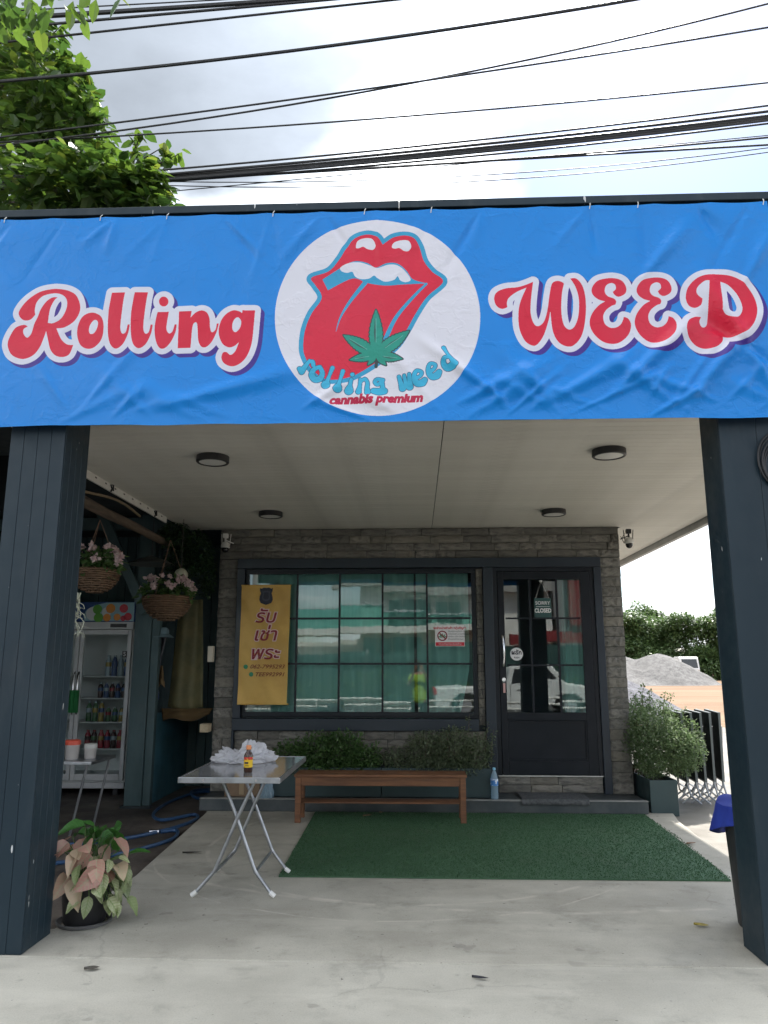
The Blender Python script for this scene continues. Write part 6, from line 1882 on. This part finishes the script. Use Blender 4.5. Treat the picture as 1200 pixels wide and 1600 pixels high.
gr_ = thing('guard_rail', 'low white double guard rail along the far kerb', 'railing', (0, -6.2, -.15))
for z in (.25, .43):
    part('rail', MB().tube([(-30, -6.2, z), (30, -6.2, z)], .034, 8), M_WHITE, gr_)
for i in range(21):
    part('post', MB().tube([(-30 + 3 * i, -6.2, -.15), (-30 + 3 * i, -6.2, .46)], .02, 8), M_WHITE, gr_)
for x0, nm_ in ((-6.5, 'left'), (-16, 'far left')):
    up_ = thing('utility_pole', 'concrete utility pole across the street, %s of the white house' % nm_, 'pole', (x0, -13, -.03))
    part('shaft', MB().tube([(x0, -13, -.03), (x0, -13, 9.5)], [.16, .10], 10), M_BG, up_, smooth=True)
    for z in (6.2, 7.0, 8.6):
        part('crossarm', MB().box(x0 - .9, x0 + .9, -13.2, -13.12, z, z + .1), M_BG, up_)
# pickup
def pickup(px_, py_, label, paint):
    pk = thing('pickup_truck', label, 'pickup', (px_, py_, -.15))
    prof = [(-2.65, .32), (-2.68, .85), (-2.6, .95), (-.55, .97), (-.45, 1.0), (-.25, 1.62), (.0, 1.70), (.95, 1.68), (1.55, 1.10), (2.45, .98), (2.62, .85), (2.65, .35), (2.2, .28), (2.12, .5), (1.85, .72), (1.5, .74), (1.22, .52), (1.15, .28), (-1.15, .28), (-1.22, .52), (-1.5, .74), (-1.85, .72), (-2.12, .5), (-2.2, .28)]
    part('body', MB().prism([(px_ + x, py_ - .9, z - .15) for x, z in prof], (0, 1.8, 0)), paint, pk, bevel=.05)
    for sy, s in ((py_ + .901, 1), (py_ - .901, -1)):
        part('side_window', MB().prism([(px_ + x, sy, z - .15) for x, z in ((-.22, 1.12), (-.12, 1.58), (.85, 1.58), (1.25, 1.12))], (0, .006 * s, 0)), M_VGLASS, pk)
        part('tail_light', MB().box(px_ - 2.69, px_ - 2.60, sy - .15 if s > 0 else sy, sy + .004 if s > 0 else sy + .15, .55, .78), M_RED, pk)
        part('door_handle', MB().box(px_ - .05, px_ + .12, min(sy, sy + .03 * s), max(sy, sy + .03 * s), .78, .82), M_CHROME, pk)
        part('door_seam', MB().box(px_ - .27, px_ - .255, min(sy, sy + .003 * s), max(sy, sy + .003 * s), .25, .95), M_BLACKP, pk)
        for x in (-1.67, 1.67):
            wheel((px_ + x, py_ + .80 * s, .21), .36, .24, pk, M_TYRE, M_RIM, 'y')
    part('windscreen', MB().add([(px_ + 1.0, py_ - .75, 1.50), (px_ + 1.0, py_ + .75, 1.50), (px_ + 1.52, py_ + .82, .98), (px_ + 1.52, py_ - .82, .98)], [(0, 1, 2, 3)]), M_VGLASS, pk)
    return pk
pickup(3.3, -8.6, 'white pickup truck passing on the street in front of the shop', M_VWHITE)

# ==================================================================== the person taking the picture (mirrored in the glass)
def skin(name, joints, edges, radii, m, parent=None, sub=2, root=0):
    me = bpy.data.meshes.new(name)
    me.from_pydata(joints, edges, [])
    o = bpy.data.objects.new(name, me)
    COL.objects.link(o)
    md = o.modifiers.new('skin', 'SKIN'); md.use_smooth_shade = True
    lay = me.skin_vertices[0].data
    for i, r_ in enumerate(radii):
        lay[i].radius = r_ if isinstance(r_, tuple) else (r_, r_)
        lay[i].use_root = (i == root)
    ss = o.modifiers.new('smooth', 'SUBSURF'); ss.levels = sub; ss.render_levels = sub
    dg = bpy.context.evaluated_depsgraph_get(); dg.update()
    m2 = bpy.data.meshes.new_from_object(o.evaluated_get(dg))
    bpy.data.objects.remove(o, do_unlink=True)
    m2.polygons.foreach_set('use_smooth', [True] * len(m2.polygons))
    return m2
M_SKIN = mat('skin', (.42, .24, .16), .5)
PX, PYY = .03, -.42
pe = thing('person', 'person in yellow-green t-shirt and dark shorts holding up a phone', 'person', (PX, PYY, -.15))
J = []; E_ = []; RD = []
def j(p, r, con=None):
    J.append((PX + p[0], PYY + p[1], p[2])); RD.append(r)
    if con is not None:
        E_.append((con, len(J) - 1))
    return len(J) - 1
pel = j((0, 0, .78), (.15, .11)); wst = j((0, 0, .95), (.135, .10), pel); ch = j((0, -.01, 1.16), (.15, .105), wst); nb = j((0, -.01, 1.32), (.075, .07), ch)
nk = j((0, .01, 1.385), .052, nb); hd1 = j((0, .035, 1.46), (.066, .075), nk); hd2 = j((0, .03, 1.535), (.076, .092), hd1); hd3 = j((0, .02, 1.60), (.06, .075), hd2)
hands = []
for s in (-1, 1):
    sh = j((s * .165, -.01, 1.275), .062, nb if True else ch)
    el = j((s * .25, .10, 1.06), .043, sh)
    wr = j((s * .11, .30, 1.40), .027, el)
    pm = j((s * .088, .335, 1.46), (.018, .034), wr)
    hands.append((s, pm))
    for q, (dz, ln_) in enumerate(((.035, .052), (.018, .060), (.0, .056), (-.018, .044))):
        a = j((s * .082, .355, 1.478 + dz), .0085, pm)
        b = j((s * .066, .372 - .004 * q, 1.478 + dz + .004), .0080, a)
        j((s * (.066 - ln_ * .45), .362, 1.478 + dz + .004), .0070, b)
    th = j((s * .075, .325, 1.46), .010, pm)
    j((s * .048, .335, 1.478), .008, th)
for s in (-1, 1):
    hp_ = j((s * .09, 0, .72), .085, pel)
    kn_ = j((s * .105, .015, .36), .055, hp_)
    an_ = j((s * .11, -.01, -.06), .036, kn_)
    j((s * .12, .10, -.11), (.04, .028), an_)
body = skin('body', J, E_, RD, M_SKIN)
part('body', body, M_SKIN, pe)
J, E_, RD = [], [], []
a = j((0, 0, .60), (.195, .14)); b = j((0, 0, .90), (.175, .13), a); c_ = j((0, -.01, 1.14), (.180, .13), b); d_ = j((0, -.01, 1.30), (.105, .09), c_)
for s in (-1, 1):
    e_ = j((s * .165, -.005, 1.285), .078, d_); j((s * .222, .07, 1.13), .070, e_)
part('t_shirt', skin('t_shirt', J, E_, RD, None), mat('yellow green cotton', (.34, .52, .06), .85, col2=(.28, .44, .05), nscale=5), pe)
J, E_, RD = [], [], []
a = j((0, 0, .80), (.18, .13))
for s in (-1, 1):
    b = j((s * .095, 0, .66), .105, a); j((s * .11, .01, .38), .092, b)
part('shorts', skin('shorts', J, E_, RD, None), mat('charcoal shorts', (.03, .035, .04), .85), pe)
part('hair', MB().lathe([(.088, -.03), (.094, .02), (.088, .06), (.06, .095), (.001, .108)], (PX, PYY + .008, 1.545), 22, cap=False), mat('black hair', (.012, .010, .009), .55), pe, smooth=True)
for s in (-1, 1):
    part('eye', ball((PX + s * .031, PYY + .112, 1.535), .011), M_BLACKP, pe, smooth=True)
    part('ear', ball((PX + s * .077, PYY + .02, 1.52), .022, sq=1.3), M_SKIN, pe, smooth=True)
part('nose', MB().tube([(PX, PYY + .105, 1.53), (PX, PYY + .128, 1.495), (PX, PYY + .112, 1.488)], [.009, .014, .012], 8), M_SKIN, pe, smooth=True)
part('mouth', MB().tube([(PX - .022, PYY + .104, 1.462), (PX, PYY + .110, 1.460), (PX + .022, PYY + .104, 1.462)], [.003, .006, .003], 6), mat('lips', (.30, .11, .10), .5), pe, smooth=True)
for s in (-1, 1):
    part('shoe', MB().tube([(PX + s * .11, PYY - .05, -.112), (PX + s * .115, PYY + .05, -.112), (PX + s * .122, PYY + .15, -.122)], [.04, .042, .028], 10), M_BLACKP, pe, smooth=True)
ph = thing('mobile_phone', 'dark phone held upright in both hands by the photographer', 'phone', (PX, -.06, 1.42))
part('phone_body', MB().box(-.035, .040, -.066, -.058, 1.42, 1.575), M_BLACKP, ph, bevel=.003)
part('screen', MB().box(-.032, .037, -.0672, -.0663, 1.424, 1.571), M_VGLASS, ph)
part('lens', MB().tube([(.0, -.0575, 1.553), (.0, -.0555, 1.553)], .007, 12), M_VGLASS, ph)
